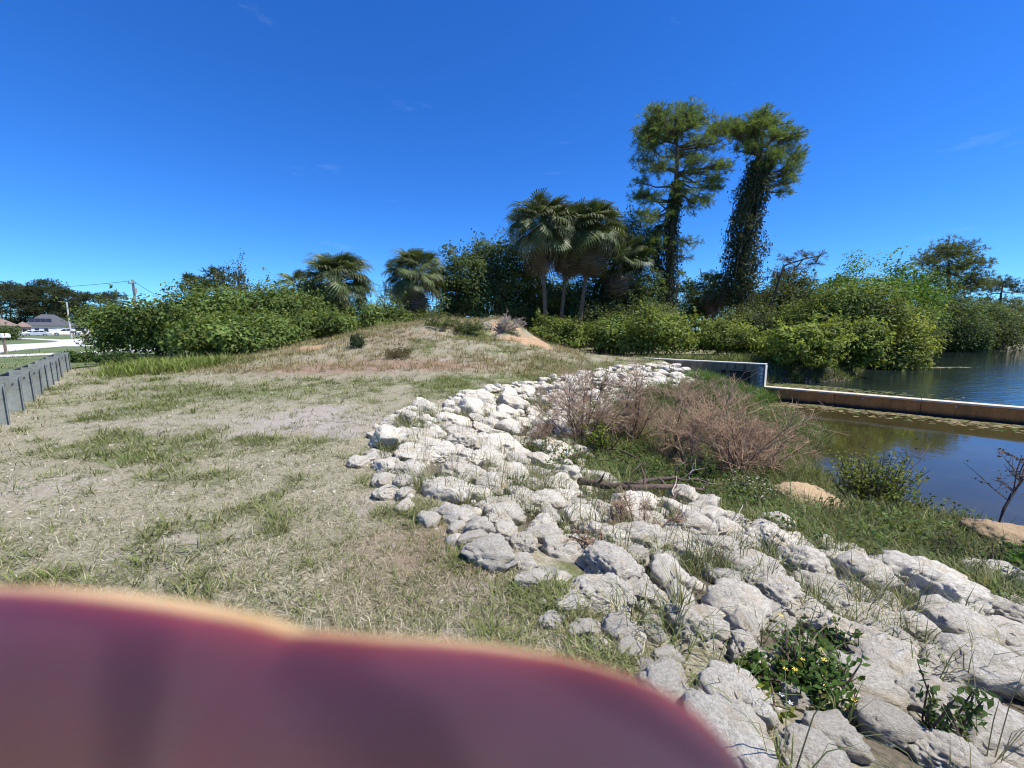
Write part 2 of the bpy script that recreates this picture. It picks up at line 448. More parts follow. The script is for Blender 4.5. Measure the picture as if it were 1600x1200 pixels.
M['water_low'] = watermat('brown_pond_water', (0.036, 0.032, 0.011), 0.06, 2.2, (1, 1, 1))
M['water_up'] = watermat('canal_water', (0.014, 0.022, 0.02), 0.55, 1.6, (1.0, 1.9, 1))
Z_LOW, Z_UP = -1.5, -1.02
def wquad(s0, s1, l0, l1, z, name, mat, n=24):
    P = []
    for i in range(n + 1):
        for j in range(n + 1):
            p = W0 + WN * (s0 + (s1 - s0) * i / n) + WD * (l0 + (l1 - l0) * j / n); P.append((p[0], p[1], z))
    k = (np.arange(n)[:, None] * (n + 1) + np.arange(n)[None]).ravel()
    F = np.stack([k, k + n + 1, k + n + 2, k + 1], 1)
    return tag(link(name, mesh(name, P, F, mat, smooth=True)), kind='structure')
wquad(-24, 0.15, -13, 30, Z_LOW, 'water', M['water_low'])
wquad(0.15, 110, -6, 120, Z_UP, 'water', M['water_up'])
# ------------------------------------------------------------------ concrete structure and weir
def stained(name, base, stain, zlo, zhi, rough=0.85, bump=0.5, drip=0.55, amount=1.0):
    """concrete or steel with weathering: drips and a grown water line (world height zlo..zhi)"""
    m, t, b = newmat(name); lk = t.links.new
    g = N(t, 'ShaderNodeNewGeometry'); sx = N(t, 'ShaderNodeSeparateXYZ'); lk(g.outputs['Position'], sx.inputs[0])
    tcn = N(t, 'ShaderNodeTexCoord'); mp = N(t, 'ShaderNodeMapping'); mp.inputs['Scale'].default_value = (3.5, 3.5, 0.5); lk(g.outputs['Position'], mp.inputs['Vector'])
    n = N(t, 'ShaderNodeTexNoise', Scale=1.0, Detail=8.0, Roughness=0.7); lk(mp.outputs[0], n.inputs['Vector'])
    n2 = N(t, 'ShaderNodeTexNoise', Scale=9.0, Detail=8.0, Roughness=0.75); lk(g.outputs['Position'], n2.inputs['Vector'])
    r = ramp(t, [(0.3, tuple(np.array(base) * 0.72)), (0.7, tuple(np.array(base) * 1.2))]); lk(n2.outputs['Fac'], r.inputs['Fac'])
    rd = ramp(t, [(drip - 0.12, 0.0), (drip + 0.12, 0.8 * amount)]); lk(n.outputs['Fac'], rd.inputs['Fac'])
    q = N(t, 'ShaderNodeMixRGB'); lk(rd.outputs[0], q.inputs['Fac']); lk(r.outputs[0], q.inputs['Color1']); q.inputs['Color2'].default_value = (*stain, 1)
    ad = N(t, 'ShaderNodeMath', operation='MULTIPLY_ADD'); lk(n.outputs['Fac'], ad.inputs[0]); ad.inputs[1].default_value = -0.16; lk(sx.outputs['Z'], ad.inputs[2])
    mr = N(t, 'ShaderNodeMapRange'); mr.inputs['From Min'].default_value = zhi - 0.08; mr.inputs['From Max'].default_value = zlo - 0.08
    lk(ad.outputs[0], mr.inputs['Value'])
    q2 = N(t, 'ShaderNodeMixRGB'); lk(mr.outputs[0], q2.inputs['Fac']); lk(q.outputs[0], q2.inputs['Color1']); q2.inputs['Color2'].default_value = (0.018, 0.017, 0.012, 1)
    lk(q2.outputs[0], b.inputs['Base Color']); b.inputs['Roughness'].default_value = rough
    bp = N(t, 'ShaderNodeBump', Strength=bump, Distance=0.02); lk(n2.outputs['Fac'], bp.inputs['Height']); lk(bp.outputs[0], b.inputs['Normal'])
    return m
M['headwall'] = stained('old_concrete', (0.25, 0.195, 0.125), (0.09, 0.07, 0.045), -1.25, -0.95, drip=0.5)
M['pale_concrete'] = stained('pale_concrete', (0.58, 0.56, 0.52), (0.40, 0.37, 0.32), -1.6, -1.3, drip=0.6)  # paler tone puts sunlight into the headwall's end face and top
M['cap'] = stained('cream_concrete', (0.62, 0.52, 0.39), (0.42, 0.30, 0.18), -3, -2.9, drip=0.62)
M['sheet'] = stained('rusty_weir_face', (0.52, 0.20, 0.045), (0.26, 0.10, 0.025), -1.44, -1.30, drip=0.55)
M['black_paint'] = plain('black_paint', (0.02, 0.02, 0.022), 0.6, 0.3)
M['white_paint'] = plain('white_paint', (0.75, 0.76, 0.78), 0.5, 0.06)
M['gauge'] = plain('gauge_blue_grey', (0.19, 0.19, 0.18), 0.5, 0.15)
M['black_steel'] = plain('black_steel', (0.02, 0.019, 0.018), 0.6, 0.4)
WZ = math.atan2(WD[1], WD[0])
hw = thing('headwall', 'grey stained concrete headwall with painted elevation above a dark gate opening', 'concrete wall', (W0[0], W0[1], 0), WZ)
ZT = 0.06
mb = MB()
mb.box((-3.75, 0.175, -0.97), (3.9, 0.35, 2.0)); mb.box((-1.175, 0.175, -0.13), (1.25, 0.35, 0.32)); mb.box((-0.275, 0.175, -0.97), (0.55, 0.35, 2.0))
mb.build('wall', M['headwall'], hw)
MB().box((-2.86, 0.175, ZT + 0.005), (5.74, 0.39, 0.05)).build('coping', M['pale_concrete'], hw, bevel=0.008)
MB().box((0.012, 0.175, -0.76), (0.022, 0.352, 1.54)).build('lit_end_face', M['pale_concrete'], hw)  # thin pale plate, sunlight on the wall's end put into its colour
mb = MB().box((-1.175, 0.24, -0.97), (1.25, 0.03, 1.36))
for k in range(3): mb.box((-1.6 + k * 0.42, 0.22, -0.97), (0.05, 0.03, 1.36))
mb.build('opening_shade_plate', M['black_steel'], hw)  # black plate added to stand for the shade inside the opening
MB().box((-1.55, 0.17, -0.62), (0.16, 0.06, 0.7)).build('gate_post', M['headwall'], hw)
gp = MB().box((-0.16, -0.006, -0.60), (0.24, 0.012, 1.14)).build('gauge_plate', M['gauge'], hw)
for k in range(16):
    wdt = 0.15 if k % 5 == 0 else 0.09
    MB().box((-0.06 - wdt / 2, -0.016, -0.10 - k * 0.062), (wdt, 0.006, 0.022)).build('gauge_tick', M['white_paint'], gp)
def letters(s, size, name, mat, parent, loc, rot, depth=0.004):
    cu = bpy.data.curves.new(name, 'FONT'); cu.body = s; cu.size = size; cu.extrude = depth; cu.align_x = 'CENTER'; cu.offset = size * 0.012
    tmp = bpy.data.objects.new(name + '_c', cu); COL.objects.link(tmp)
    dg = bpy.context.evaluated_depsgraph_get(); me = bpy.data.meshes.new_from_object(tmp.evaluated_get(dg)); me.name = name
    bpy.data.objects.remove(tmp, do_unlink=True); bpy.data.curves.remove(cu)
    me.materials.clear(); me.materials.append(mat)
    return link(name, me, parent, loc, rot)
for k, ch in enumerate('13.2'):
    letters(ch, 0.33, 'numeral', M['black_paint'], hw, ([-1.55, -1.22, -1.02, -0.80][k], -0.005, -0.23), (PI / 2, 0, 0))

we = thing('weir', 'long low weir with cream top and rusty brown face across the canal', 'weir', (W0[0], W0[1], 0), WZ)
ZW = -0.93
for k in range(6):
    o = MB().box((0.03 + 2.5 * k + 1.245, 0.20, ZW - 0.55), (2.485, 0.36, 0.98)).build('face_panel', M['sheet'], we, bevel=0.006)
for k in range(3):
    MB().box((0.03 + 5.0 * k + 2.495, 0.20, ZW - 0.03), (4.99, 0.43, 0.065)).build('concrete_cap', M['cap'], we, bevel=0.012)
for k in range(6): MB().box((0.9 + 2.5 * k, 0.012, ZW - 0.14), (0.035, 0.03, 0.06)).build('lifting_eye', M['pale_concrete'], we)

# ------------------------------------------------------------------ guardrail
M['galv'] = plain('weathered_galvanised_steel', (0.235, 0.255, 0.225), 0.75, 0.4, 3, 0.15, 20)
M['galv_dark'] = plain('rail_back_steel', (0.16, 0.17, 0.17), 0.5, 0.25, 4, metal=0.4)
GA = np.array([-8.45, 6.75]); GD = unit(np.array([-8.25, 8.65])); GR = np.array([-GD[1], GD[0]])   # GR: road side
gd = thing('guardrail', 'grey steel roadside guardrail with row of wide posts running away at left', 'guardrail', (GA[0], GA[1], 0), math.atan2(GD[1], GD[0]))
def post_mesh(h):
    mb = MB()
    mb.box((0, 0.15, h / 2 - 0.3), (0.012, 0.284, h + 0.6))
    for y in (0.004, 0.296): mb.box((0, y, h / 2 - 0.3), (0.11, 0.010, h + 0.6))
    return mb.mesh('post', M['galv'])
pm = [post_mesh(h) for h in (0.68, 0.70, 0.72)]
TP = [0, 1.55, 3.0, 4.35, 5.6, 6.85, 8.1, 9.3, 11.5, 12.6]
for k, tt in enumerate(TP):
    p = GA + GD * tt
    o = link('post', pm[k % 3], gd, (tt, 0, gz1(*p)), (random.uniform(-0.02, 0.03), random.uniform(-0.05, 0.03), random.uniform(-0.06, 0.06)))
    for q in range(2): MB().tube([(-0.014, 0.1 + 0.1 * q, 0.56), (-0.024, 0.1 + 0.1 * q, 0.56)], 0.014, 6).build('bolt', M['galv_dark'], o)
prof = [(0.31, 0.46), (0.33, 0.48), (0.385, 0.50), (0.385, 0.54), (0.33, 0.57), (0.33, 0.61), (0.385, 0.64), (0.385, 0.68), (0.33, 0.70), (0.31, 0.72)]
V = []; F = []
xs = np.linspace(-9, 12.9, 40); npf = len(prof)
for i, x in enumerate(xs):
    p = GA + GD * x; z0 = gz1(*p)
    for y, z in prof: V.append((x, y, z + z0 - 0.03))
for i in range(len(xs) - 1):
    for k in range(npf - 1): F.append((i * npf + k, i * npf + k + 1, (i + 1) * npf + k + 1, (i + 1) * npf + k))
o = link('rail', mesh('rail', V, F, M['galv_dark'], smooth=True), gd)
sm_ = o.modifiers.new('thickness', 'SOLIDIFY'); sm_.thickness = 0.004
MB().tube([(9.5, 0.2, 0.5), (10.6, 0.2, 0.28), (11.6, 0.2, 0.03)], 0.018, 6).build('anchor_cable', M['black_steel'], gd)

# ------------------------------------------------------------------ road and drives beyond the guardrail
M['pave'] = plain('pale_concrete_paving', (0.52, 0.50, 0.47), 0.9, 0.12, 0.6)
M['asphalt'] = plain('asphalt', (0.10, 0.10, 0.10), 0.9, 0.2, 2)
M['lawn'] = plain('mown_lawn', (0.10, 0.135, 0.045), 0.95, 0.35, 0.8, 0.6, 8)
def sheet(name, pix, z, mat):
    pts = [(*flat(u, v, z), z) for u, v in pix]
    return tag(link(name, mesh(name, pts, [tuple(range(len(pts)))], mat)), kind='structure')
sheet('lawn', [(-500, 640), (175, 568), (330, 556), (420, 533), (330, 524), (-20, 524), (-700, 530)], 0.10, M['lawn'])
sheet('road', [(-300, 566), (0, 551), (40, 546), (100, 541), (172, 541), (330, 538), (330, 534), (172, 534), (120, 531.5), (108, 530.5), (80, 535), (40, 537), (0, 539), (-300, 548)], 0.115, M['pave'])
sheet('driveway', [(0, 558), (105, 553.2), (200, 549), (300, 546), (300, 542.5), (200, 545), (105, 550.5), (0, 554.5), (-300, 562), (-300, 569)], 0.112, M['pave'])
sheet('driveway', [(22, 529.5), (40, 529.6), (96, 533), (118, 531), (160, 529.5), (160, 528.6), (118, 529.6), (96, 530.5), (42, 528.2), (22, 528)], 0.12, M['pave'])

# ------------------------------------------------------------------ houses, cars, poles far at the left
M['roof_dark'] = plain('charcoal_shingle', (0.075, 0.08, 0.09), 0.9, 0.2, 1.5)
M['roof_brown'] = plain('brown_shingle', (0.20, 0.15, 0.12), 0.9, 0.2, 1.5)
M['stucco'] = plain('off_white_stucco', (0.62, 0.61, 0.58), 0.9, 0.06, 1)
M['stucco_tan'] = plain('tan_stucco', (0.42, 0.34, 0.27), 0.9, 0.08, 1)
M['trim'] = plain('white_trim', (0.72, 0.72, 0.70), 0.6, 0.05)
M['glass'] = plain('dark_glass', (0.03, 0.035, 0.04), 0.1, 0.1)
M['panel'] = plain('solar_glass', (0.02, 0.024, 0.035), 0.15, 0.1)
def hip(mb, x0, x1, y0, y1, z, h, ov=0.6):
    x0 -= ov; x1 += ov; y0 -= ov; y1 += ov; d = (y1 - y0) / 2
    if (x1 - x0) / 2 < d:
        e = (x1 - x0) / 2; A, B = (x0 + e, y0 + e, z + h), (x0 + e, y1 - e, z + h)
        V = [(x0, y0, z), (x1, y0, z), (x1, y1, z), (x0, y1, z), A, B, (x0, y0, z - .16), (x1, y0, z - .16), (x1, y1, z - .16), (x0, y1, z - .16)]
        F = [(0, 1, 4), (1, 2, 5, 4), (2, 3, 5), (3, 0, 4, 5)]
    else:
        A, B = (x0 + d, (y0 + y1) / 2, z + h), (x1 - d, (y0 + y1) / 2, z + h)
        V = [(x0, y0, z), (x1, y0, z), (x1, y1, z), (x0, y1, z), A, B, (x0, y0, z - .16), (x1, y0, z - .16), (x1, y1, z - .16), (x0, y1, z - .16)]
        F = [(0, 1, 5, 4), (1, 2, 5), (2, 3, 4, 5), (3, 0, 4)]
    F += [(0, 6, 7, 1), (1, 7, 8, 2), (2, 8, 9, 3), (3, 9, 6, 0), (6, 9, 8, 7)]
    mb.add(V, F)
YH = 138.0
h2 = thing('house', 'single storey white house with charcoal hip roof carrying solar panels', 'house', (xat(84, YH), YH, 0), 0.86)
h2.scale = (0.72, 0.9, 1.05)
MB().box((-1, 6, 1.3), (16, 12, 2.6)).build('wall', M['stucco'], h2)
MB().box((8.6, 4.1, 1.25), (5.6, 8, 2.5)).build('wing_wall', M['stucco'], h2)
mb = MB(); hip(mb, -9, 7, 0, 12, 2.78, 3.6); rf = mb.build('roof', M['roof_dark'], h2)
mb = MB(); hip(mb, 5.9, 11.4, 0.12, 8.1, 2.68, 1.9); mb.build('wing_roof', M['roof_dark'], h2)
for k in range(4):
    sl = math.atan2(3.6, 6.6)
    MB().box((-6.2 + 1.75 * k, 2.3, 2.78 + (2.3 + .6) * math.tan(sl) + 0.07), (1.65, 2.3, 0.05)).build('solar_panel', M['panel'], rf)
for o in rf.children:
    c = Vector(o.data.vertices[0].co); 
    ctr = sum((Vector(v.co) for v in o.data.vertices), Vector()) / len(o.data.vertices)
    o.data.transform(Matrix.Translation(ctr) @ Matrix.Rotation(sl, 4, 'X') @ Matrix.Translation(-ctr))
MB().box((8.2, 0.06, 1.08), (3.4, 0.06, 2.15)).build('garage_door', M['black_steel'], h2)
MB().box((8.2, 0.04, 2.21), (3.7, 0.09, 0.1)).build('door_trim', M['trim'], h2)
wf = MB().box((3.4, -0.04, 1.1), (4.9, 0.06, 2.2)).build('garage_door', M['trim'], h2); wf['label'] = 'white garage door'
for k in range(3): MB().box((3.4, -0.075, 0.55 + 0.55 * k), (4.8, 0.012, 0.02)).build('panel_groove', M['stucco'], wf)
for x in (-2.2, -5.0, -7.4):
    f = MB().box((x, -0.04, 1.35), (1.5, 0.07, 1.3)).build('window', M['trim'], h2)
    MB().box((x, -0.08, 1.35), (1.34, 0.02, 1.14)).build('pane', M['glass'], f)
YB = 112.0
h1 = thing('house', 'single storey tan house with brown hip roof at the left edge', 'house', (xat(6, YB), YB, 0), 0.86)
h1.scale = (0.66, 0.8, 0.92)
MB().box((-3, 6, 1.35), (14, 12, 2.7)).build('wall', M['stucco_tan'], h1)
MB().box((5.7, 6.5, 1.2), (3.4, 8, 2.4)).build('wing_wall', M['stucco_tan'], h1)
mb = MB(); hip(mb, -10, 4, 0, 12, 2.9, 2.9); mb.build('roof', M['roof_brown'], h1)
mb = MB(); hip(mb, 3.2, 7.4, 2.4, 10.6, 2.6, 1.6); mb.build('wing_roof', M['roof_brown'], h1)
for x in (-1.5, 1.6, 5.6):
    y = 2.45 if x > 4 else -0.04
    f = MB().box((x, y, 1.3), (1.3, 0.07, 1.3)).build('window', M['trim'], h1)
    MB().box((x, y - 0.04, 1.3), (1.14, 0.02, 1.14)).build('pane', M['glass'], f)
MB().box((3.0, -0.05, 1.05), (1.0, 0.08, 2.1)).build('front_door', M['trim'], h1)

M['car_silver'] = plain('silver_paint', (0.52, 0.54, 0.57), 0.3, 0.04, 1, metal=0.3)
M['car_white'] = plain('white_car_paint', (0.78, 0.79, 0.80), 0.3, 0.03, 1)
M['rubber'] = plain('tyre_rubber', (0.02, 0.02, 0.02), 0.9, 0.2)
M['rim'] = plain('alloy_rim', (0.4, 0.4, 0.42), 0.4, 0.1, metal=0.6)
M['lamp_red'] = plain('red_lens', (0.4, 0.02, 0.02), 0.3, 0.1)
M['lamp_clear'] = plain('clear_lens', (0.7, 0.7, 0.72), 0.2, 0.05)
def car(name, label, cat, loc, rz, pickup=False, paint=None, group=None):
    t = thing(name, label, cat, loc, rz, group); Lc = 5.7 if pickup else 4.75; wd = 1.9 if pickup else 1.8; R = 0.4 if pickup else 0.33
    h0 = 0.42 if pickup else 0.26; hb = 1.15 if pickup else 0.92
    x0 = -Lc / 2
    fr, rr = x0 + 0.95, -x0 - 1.15
    def arch(cx): return [(cx - R * 1.2, h0), (cx - R * 0.95, h0 + R * 0.55), (cx - R * .4, h0 + R * .95), (cx + R * .4, h0 + R * .95), (cx + R * 0.95, h0 + R * 0.55), (cx + R * 1.2, h0)]
    lower = [(x0, h0 + .12)] + arch(fr) + arch(rr) + [(-x0 - .05, h0 + .1), (-x0, hb * .85), (-x0 - .12, hb)]
    upper = [(-x0 - 1.0, hb + .02), (x0 + 1.5, hb + .02), (x0 + .35, hb * .86), (x0 + .02, hb * .7)] if not pickup else [(x0 + 1.6, hb + .03), (x0 + .25, hb * .95), (x0, hb * .8)]
    MB().prism(lower + upper, -wd / 2, wd / 2).build('body', M[paint], t, bevel=0.05)
    if pickup: cab = [(x0 + 1.35, hb - .02), (x0 + 2.1, 1.82), (x0 + 3.5, 1.84), (x0 + 3.75, hb - .02)]
    else: cab = [(x0 + 1.25, hb - .02), (x0 + 2.15, 1.42), (x0 + 3.3, 1.43), (x0 + 4.4, hb - .02)]
    MB().prism(cab, -wd / 2 + .12, wd / 2 - .12).build('cabin', M[paint], t, bevel=0.06)
    c = np.mean(cab, 0)
    gl = [tuple(c + (np.array(q) - c) * np.array([0.82, 0.72])) for q in cab]
    half = c[0] + .02
    left = [(min(x, half - .04), z) for x, z in gl]; right = [(max(x, half + .04), z) for x, z in gl]
    for pl in (left, right):
        MB().prism(pl, -wd / 2 + .105, wd / 2 - .105).build('side_window', M['glass'], t)
    for cx in (fr, rr):
        for sy in (-1, 1):
            wl = MB().tube([(cx, sy * (wd / 2 - .22), R), (cx, sy * (wd / 2 - .01), R)], R, 20).build('wheel', M['rubber'], t)
            MB().tube([(cx, sy * (wd / 2 - .03), R), (cx, sy * (wd / 2 + .004), R)], R * .62, 14).build('rim', M['rim'], wl)
    for sy in (-1, 1):
        MB().box((x0 + .05, sy * wd * .36, hb * .74), (.16, .34, .13)).build('headlight', M['lamp_clear'], t)
        MB().box((-x0 - .05, sy * wd * .38, hb * .82), (.14, .3, .16)).build('tail_light', M['lamp_red'], t)
    return t
car('parked_car', 'silver sedan parked in front of the tan house', 'car', (xat(57, 98), 98, 0.0), 0.86, False, 'car_silver')
car('parked_car', 'pale sedan half hidden behind the silver sedan', 'car', (xat(47, 103), 103, 0.0), 0.9, False, 'car_white')
car('pickup_truck', 'white pickup truck parked before the white garage door', 'pickup', (xat(105, 106), 106, 0.0), 0.84, True, 'car_white')

M['pole'] = plain('grey_pole', (0.22, 0.20, 0.18), 0.9, 0.2, 2)
M['pole_pale'] = plain('pale_concrete_pole', (0.48, 0.47, 0.44), 0.9, 0.12, 2)
M['wire'] = plain('black_wire', (0.03, 0.03, 0.035), 0.6, 0.1)
def pole(label, u, Y, vtop, mat, r, fittings):
    zt = at(u, vtop, Y)[2]; p = at(u, vtop, Y)
    t = thing('utility_pole', label, 'utility pole', (p[0], Y, 0))
    MB().tube([(0, 0, -.5), (0, 0, zt * .5), (0, 0, zt)], [r, r * .85, r * .7], 10).build('shaft', M[mat], t)
    if fittings == 'crossarm':
        MB().box((0, -.12, zt - .5), (1.2, .1, .12)).build('bracket', M['pole'], t)
        for x in (-.5, 0, .5): MB().tube([(x, -.12, zt - .44), (x, -.12, zt - .2)], .05, 6).build('insulator', M['pole_pale'], t)
        MB().tube([(0.26, 0, zt - 1.9), (0.26, 0, zt - 1.2)], .17, 8).build('transformer', M['galv'], t)
    else:
        MB().tube([(0, 0, zt - .15), (-.5, 0, zt + .1), (-1.0, 0, zt + .12)], .035, 6).build('lamp_arm', M['galv'], t)
        MB().box((-1.15, 0, zt + .11), (.6, .2, .12)).build('lamp_head', M['galv'], t, bevel=.03)
    return t
pole('tall dark wooden utility pole rising behind the hedge', 207, 60, 437, 'pole', 0.19, 'crossarm')
pole('pale slim street pole in front of the white house', 104, 72, 472, 'pole_pale', 0.15, 'lamp')
def wire(a, b_, sag, label):
    a = np.array(a); b_ = np.array(b_); q = np.linspace(0, 1, 14)
    pts = [a + (b_ - a) * s - np.array([0, 0, sag * 4 * s * (1 - s)]) for s in q]
    o0 = pts[0]; o = MB().tube([p - o0 for p in pts], 0.028, 5).build('power_line', M['wire'], None, tuple(o0))
    tag(o, label, 'power line', 'overhead power lines at the utility pole')
wire(at(203, 439, 59.8), at(-60, 449, 66), 0.5, 'upper cable running left from the top of the utility pole')
wire(at(204, 461, 60), at(-60, 466, 66), 0.4, 'lower cable running left from the utility pole')
wire(at(210, 440, 59.8), at(330, 500, 44), 0.4, 'cable sloping down right from the utility pole into the hedge')
M['mailbox'] = plain('dark_mailbox', (0.05, 0.045, 0.05), 0.5, 0.2)
M['post_wood'] = plain('mailbox_post', (0.25, 0.17, 0.13), 0.9, 0.25, 6)
def mailbox(label, u, Y, h, boxmat, sc=1.0):
    x = xat(u, Y); t = thing('mailbox', label, 'mailbox', (x, Y, 0.1), 0.2, 'roadside mailboxes')
    MB().box((0, 0, h / 2), (.1, .1, h)).build('post', M['post_wood'], t)
    mb = MB(); pr = [(-.14, 0), (.14, 0), (.14, .14)] + [(.14 * math.cos(q), .14 + .12 * math.sin(q)) for q in np.linspace(0.3, PI - 0.3, 6)] + [(-.14, .14)]
    mb.prism(pr, -.25, .3); b_ = mb.build('box', boxmat, t, (0, 0, h))
    MB().box((.15, -.1, .2), (.01, .05, .14)).build('flag', M['lamp_red'], b_)
mailbox('mailbox on a brown post at the left edge by the near pavement', 4, 26, 1.0, M['trim'])
mailbox('left dark mailbox of the two before the pickup truck', 114, 62, 1.0, M['mailbox'])
mailbox('right dark mailbox of the two before the black garage door', 131, 64, 1.0, M['mailbox'])
# ------------------------------------------------------------------ foliage
def leaf_cloud(P, D, ln, wd, base, var=0.25, yellow=0.12, seed=0, droop=0.0):
    """one folded-looking diamond per leaf: positions P, facing D; own colour for each leaf"""
    r = np.random.default_rng(seed); n = len(P)
    D = unit(D); q = unit(r.normal(size=(n, 3))); q[:, 2] -= droop
    A = unit(q - D * np.sum(q * D, 1, keepdims=True)); B = np.cross(D, A)
    l = ln * r.uniform(0.6, 1.3, (n, 1)); w_ = wd * r.uniform(0.7, 1.25, (n, 1))
    V = np.stack([P - A * l * .5, P + B * w_ * .5 - A * l * 0.05, P + A * l * .5, P - B * w_ * .5 - A * l * 0.05], 1)
    F = np.arange(n * 4).reshape(n, 4)
    c = np.array(base)[None] * r.uniform(1 - var, 1 + var, (n, 1))
    y = (r.random((n, 1)) < yellow) * r.uniform(0.3, 1.0, (n, 1))
    c = c * (1 - y) + y * np.array([[0.16, 0.16, 0.035]])
    return V.reshape(-1, 3), F, np.repeat(np.clip(c, 0.005, 1), 4, 0)
def sph(r, n, up=0.0):
    d = unit(r.normal(size=(n, 3))); 
    if up: d[:, 2] = np.where(d[:, 2] < 0, d[:, 2] * (1 - up), d[:, 2])
    return unit(d)
def clumps(r, envs, n, inner=0.25, up=0.6):
    """clump centres near the skin of a union of ellipsoids"""
    vol = np.array([e[1][0] * e[1][1] + e[1][2] * e[1][0] for e in envs]); k = r.choice(len(envs), n, p=vol / vol.sum())
    C = np.array([e[0] for e in envs])[k]; R = np.array([e[1] for e in envs])[k]
    d = sph(r, n, up); f = np.where(r.random((n, 1)) < inner, r.uniform(.3, .75, (n, 1)), r.uniform(.78, 1.02, (n, 1)))
    return C + d * R * f, d
def foliage(seed, envs, ncl, per, ln, wd, base, crad=(0.3, 0.6), flat_=0.75, up=0.6, inner=0.25, clump_var=0.3, droop=0.2, yellow=0.1, spikes=0):
    r = np.random.default_rng(seed)
    C, d = clumps(r, envs, ncl, inner, up)
    rad = r.uniform(*crad, ncl); cv = r.uniform(1 - clump_var, 1 + clump_var, ncl)
    k = np.repeat(np.arange(ncl), per); n = len(k)
    q = sph(r, n, 0.3); f = r.uniform(0.35, 1.05, (n, 1)) ** 0.7
    P = C[k] + q * rad[k][:, None] * f * np.array([1, 1, flat_])
    D = q * 0.8 + d[k] * 0.3 + np.array([0, 0, 0.55]) + r.normal(size=(n, 3)) * 0.45
    if spikes:                                   # loose shoots sticking out of the outline
        m_ = spikes; j = r.integers(0, ncl, m_); dd = unit(d[j] + np.array([0, 0, 0.7]) + r.normal(size=(m_, 3)) * .35)
        s = np.repeat(np.arange(m_), 14); tt = r.uniform(0.2, 1.25, len(s))[:, None]
        P2 = C[j][s] + dd[s] * tt * rad[j][s][:, None] * 1.25 + r.normal(size=(len(s), 3)) * 0.06
        P = np.concatenate([P, P2]); D = np.concatenate([D, r.normal(size=(len(s), 3)) + np.array([0, 0, .5])]); k = np.concatenate([k, j[s]])
    V, F, c = leaf_cloud(P, D, ln, wd, base, 0.28, yellow, seed + 1, droop)
    c = c * np.repeat(cv[k], 4)[:, None]
    return V, F, c, C
def limbs(mb, start, targets, r0, r1, r, n=6):
    for tg in targets:
        s = np.array(start); e = np.array(tg); mid = s + (e - s) * 0.5 + r.normal(size=3) * 0.12 * np.linalg.norm(e - s); mid[2] -= 0.05 * np.linalg.norm(e - s)
        mb.tube([s, mid, e], [r0, (r0 + r1) / 2, r1], n, cap=False)
def bush(name, label, cat, u, Y, vtop, wpx, seed, base, group=None, depth=None, ln=0.2, wd=0.085, ncl=None, per=85, crad=None, vbase=None, flare=1.0, yellow=0.1, spikes=30, nstem=6, x=None, h=None, ww=None, up=0.6, clump_var=0.3, stem=True):
    """shrub that carries leaves down to the ground, built where it stands"""
    x = xat(u, Y) if x is None else x; z0 = gz1(x, Y); 
    zt = at(u, vtop, Y)[2] if h is None else z0 + h
    H = max(zt - z0, 0.5); W = (wpx / FPX * Y if ww is None else ww) / 2; Dp = W * 0.9 if depth is None else depth
    r = np.random.default_rng(seed)
    H0 = H; H = H * .88; envs = [((0, 0, H * .42), (W * .78, Dp * .8, H * .50))]
    for k in range(5):
        a = r.uniform(0, 2 * PI); s = r.uniform(.4, .75)
        envs.append(((W * .62 * math.cos(a), Dp * .6 * math.sin(a), H * r.uniform(.22, .72)), (W * s * .75, Dp * s * .75, H * s * .55)))
    area = 2 * PI * W * max(H, W) ; ncl = int(np.clip(area * 2.3, 40, 240)) if ncl is None else ncl
    crad = (0.11 * (W + H), 0.2 * (W + H)) if crad is None else crad
    V, F, c, C = foliage(seed, envs, ncl, per, ln, wd, base, crad, 0.75, up, 0.22, clump_var, 0.2, yellow, spikes)
    keep = np.repeat((V.reshape(-1, 4, 3)[:, :, 2].min(1) > 0.02), 1); Vq = V.reshape(-1, 4, 3)[keep]; cq = c.reshape(-1, 4, 3)[keep]
    t = thing(name, label, cat, (x, Y, z0), 0, group)
    link('foliage', mesh('foliage', Vq.reshape(-1, 3), np.arange(len(Vq) * 4).reshape(-1, 4), M['leaf'], cq.reshape(-1, 3)), t)
    if stem:
        mb = MB(); j = r.choice(len(C), min(nstem, len(C)), replace=False)
        for q in j: 
            s = np.array([r.uniform(-.25, .25) * W, r.uniform(-.25, .25) * Dp, -.1]); limbs(mb, s, [C[q]], 0.05 * min(1, H / 2), 0.012, r, 5)
        mb.build('stem', M['bark'], t, smooth=True)
    return t
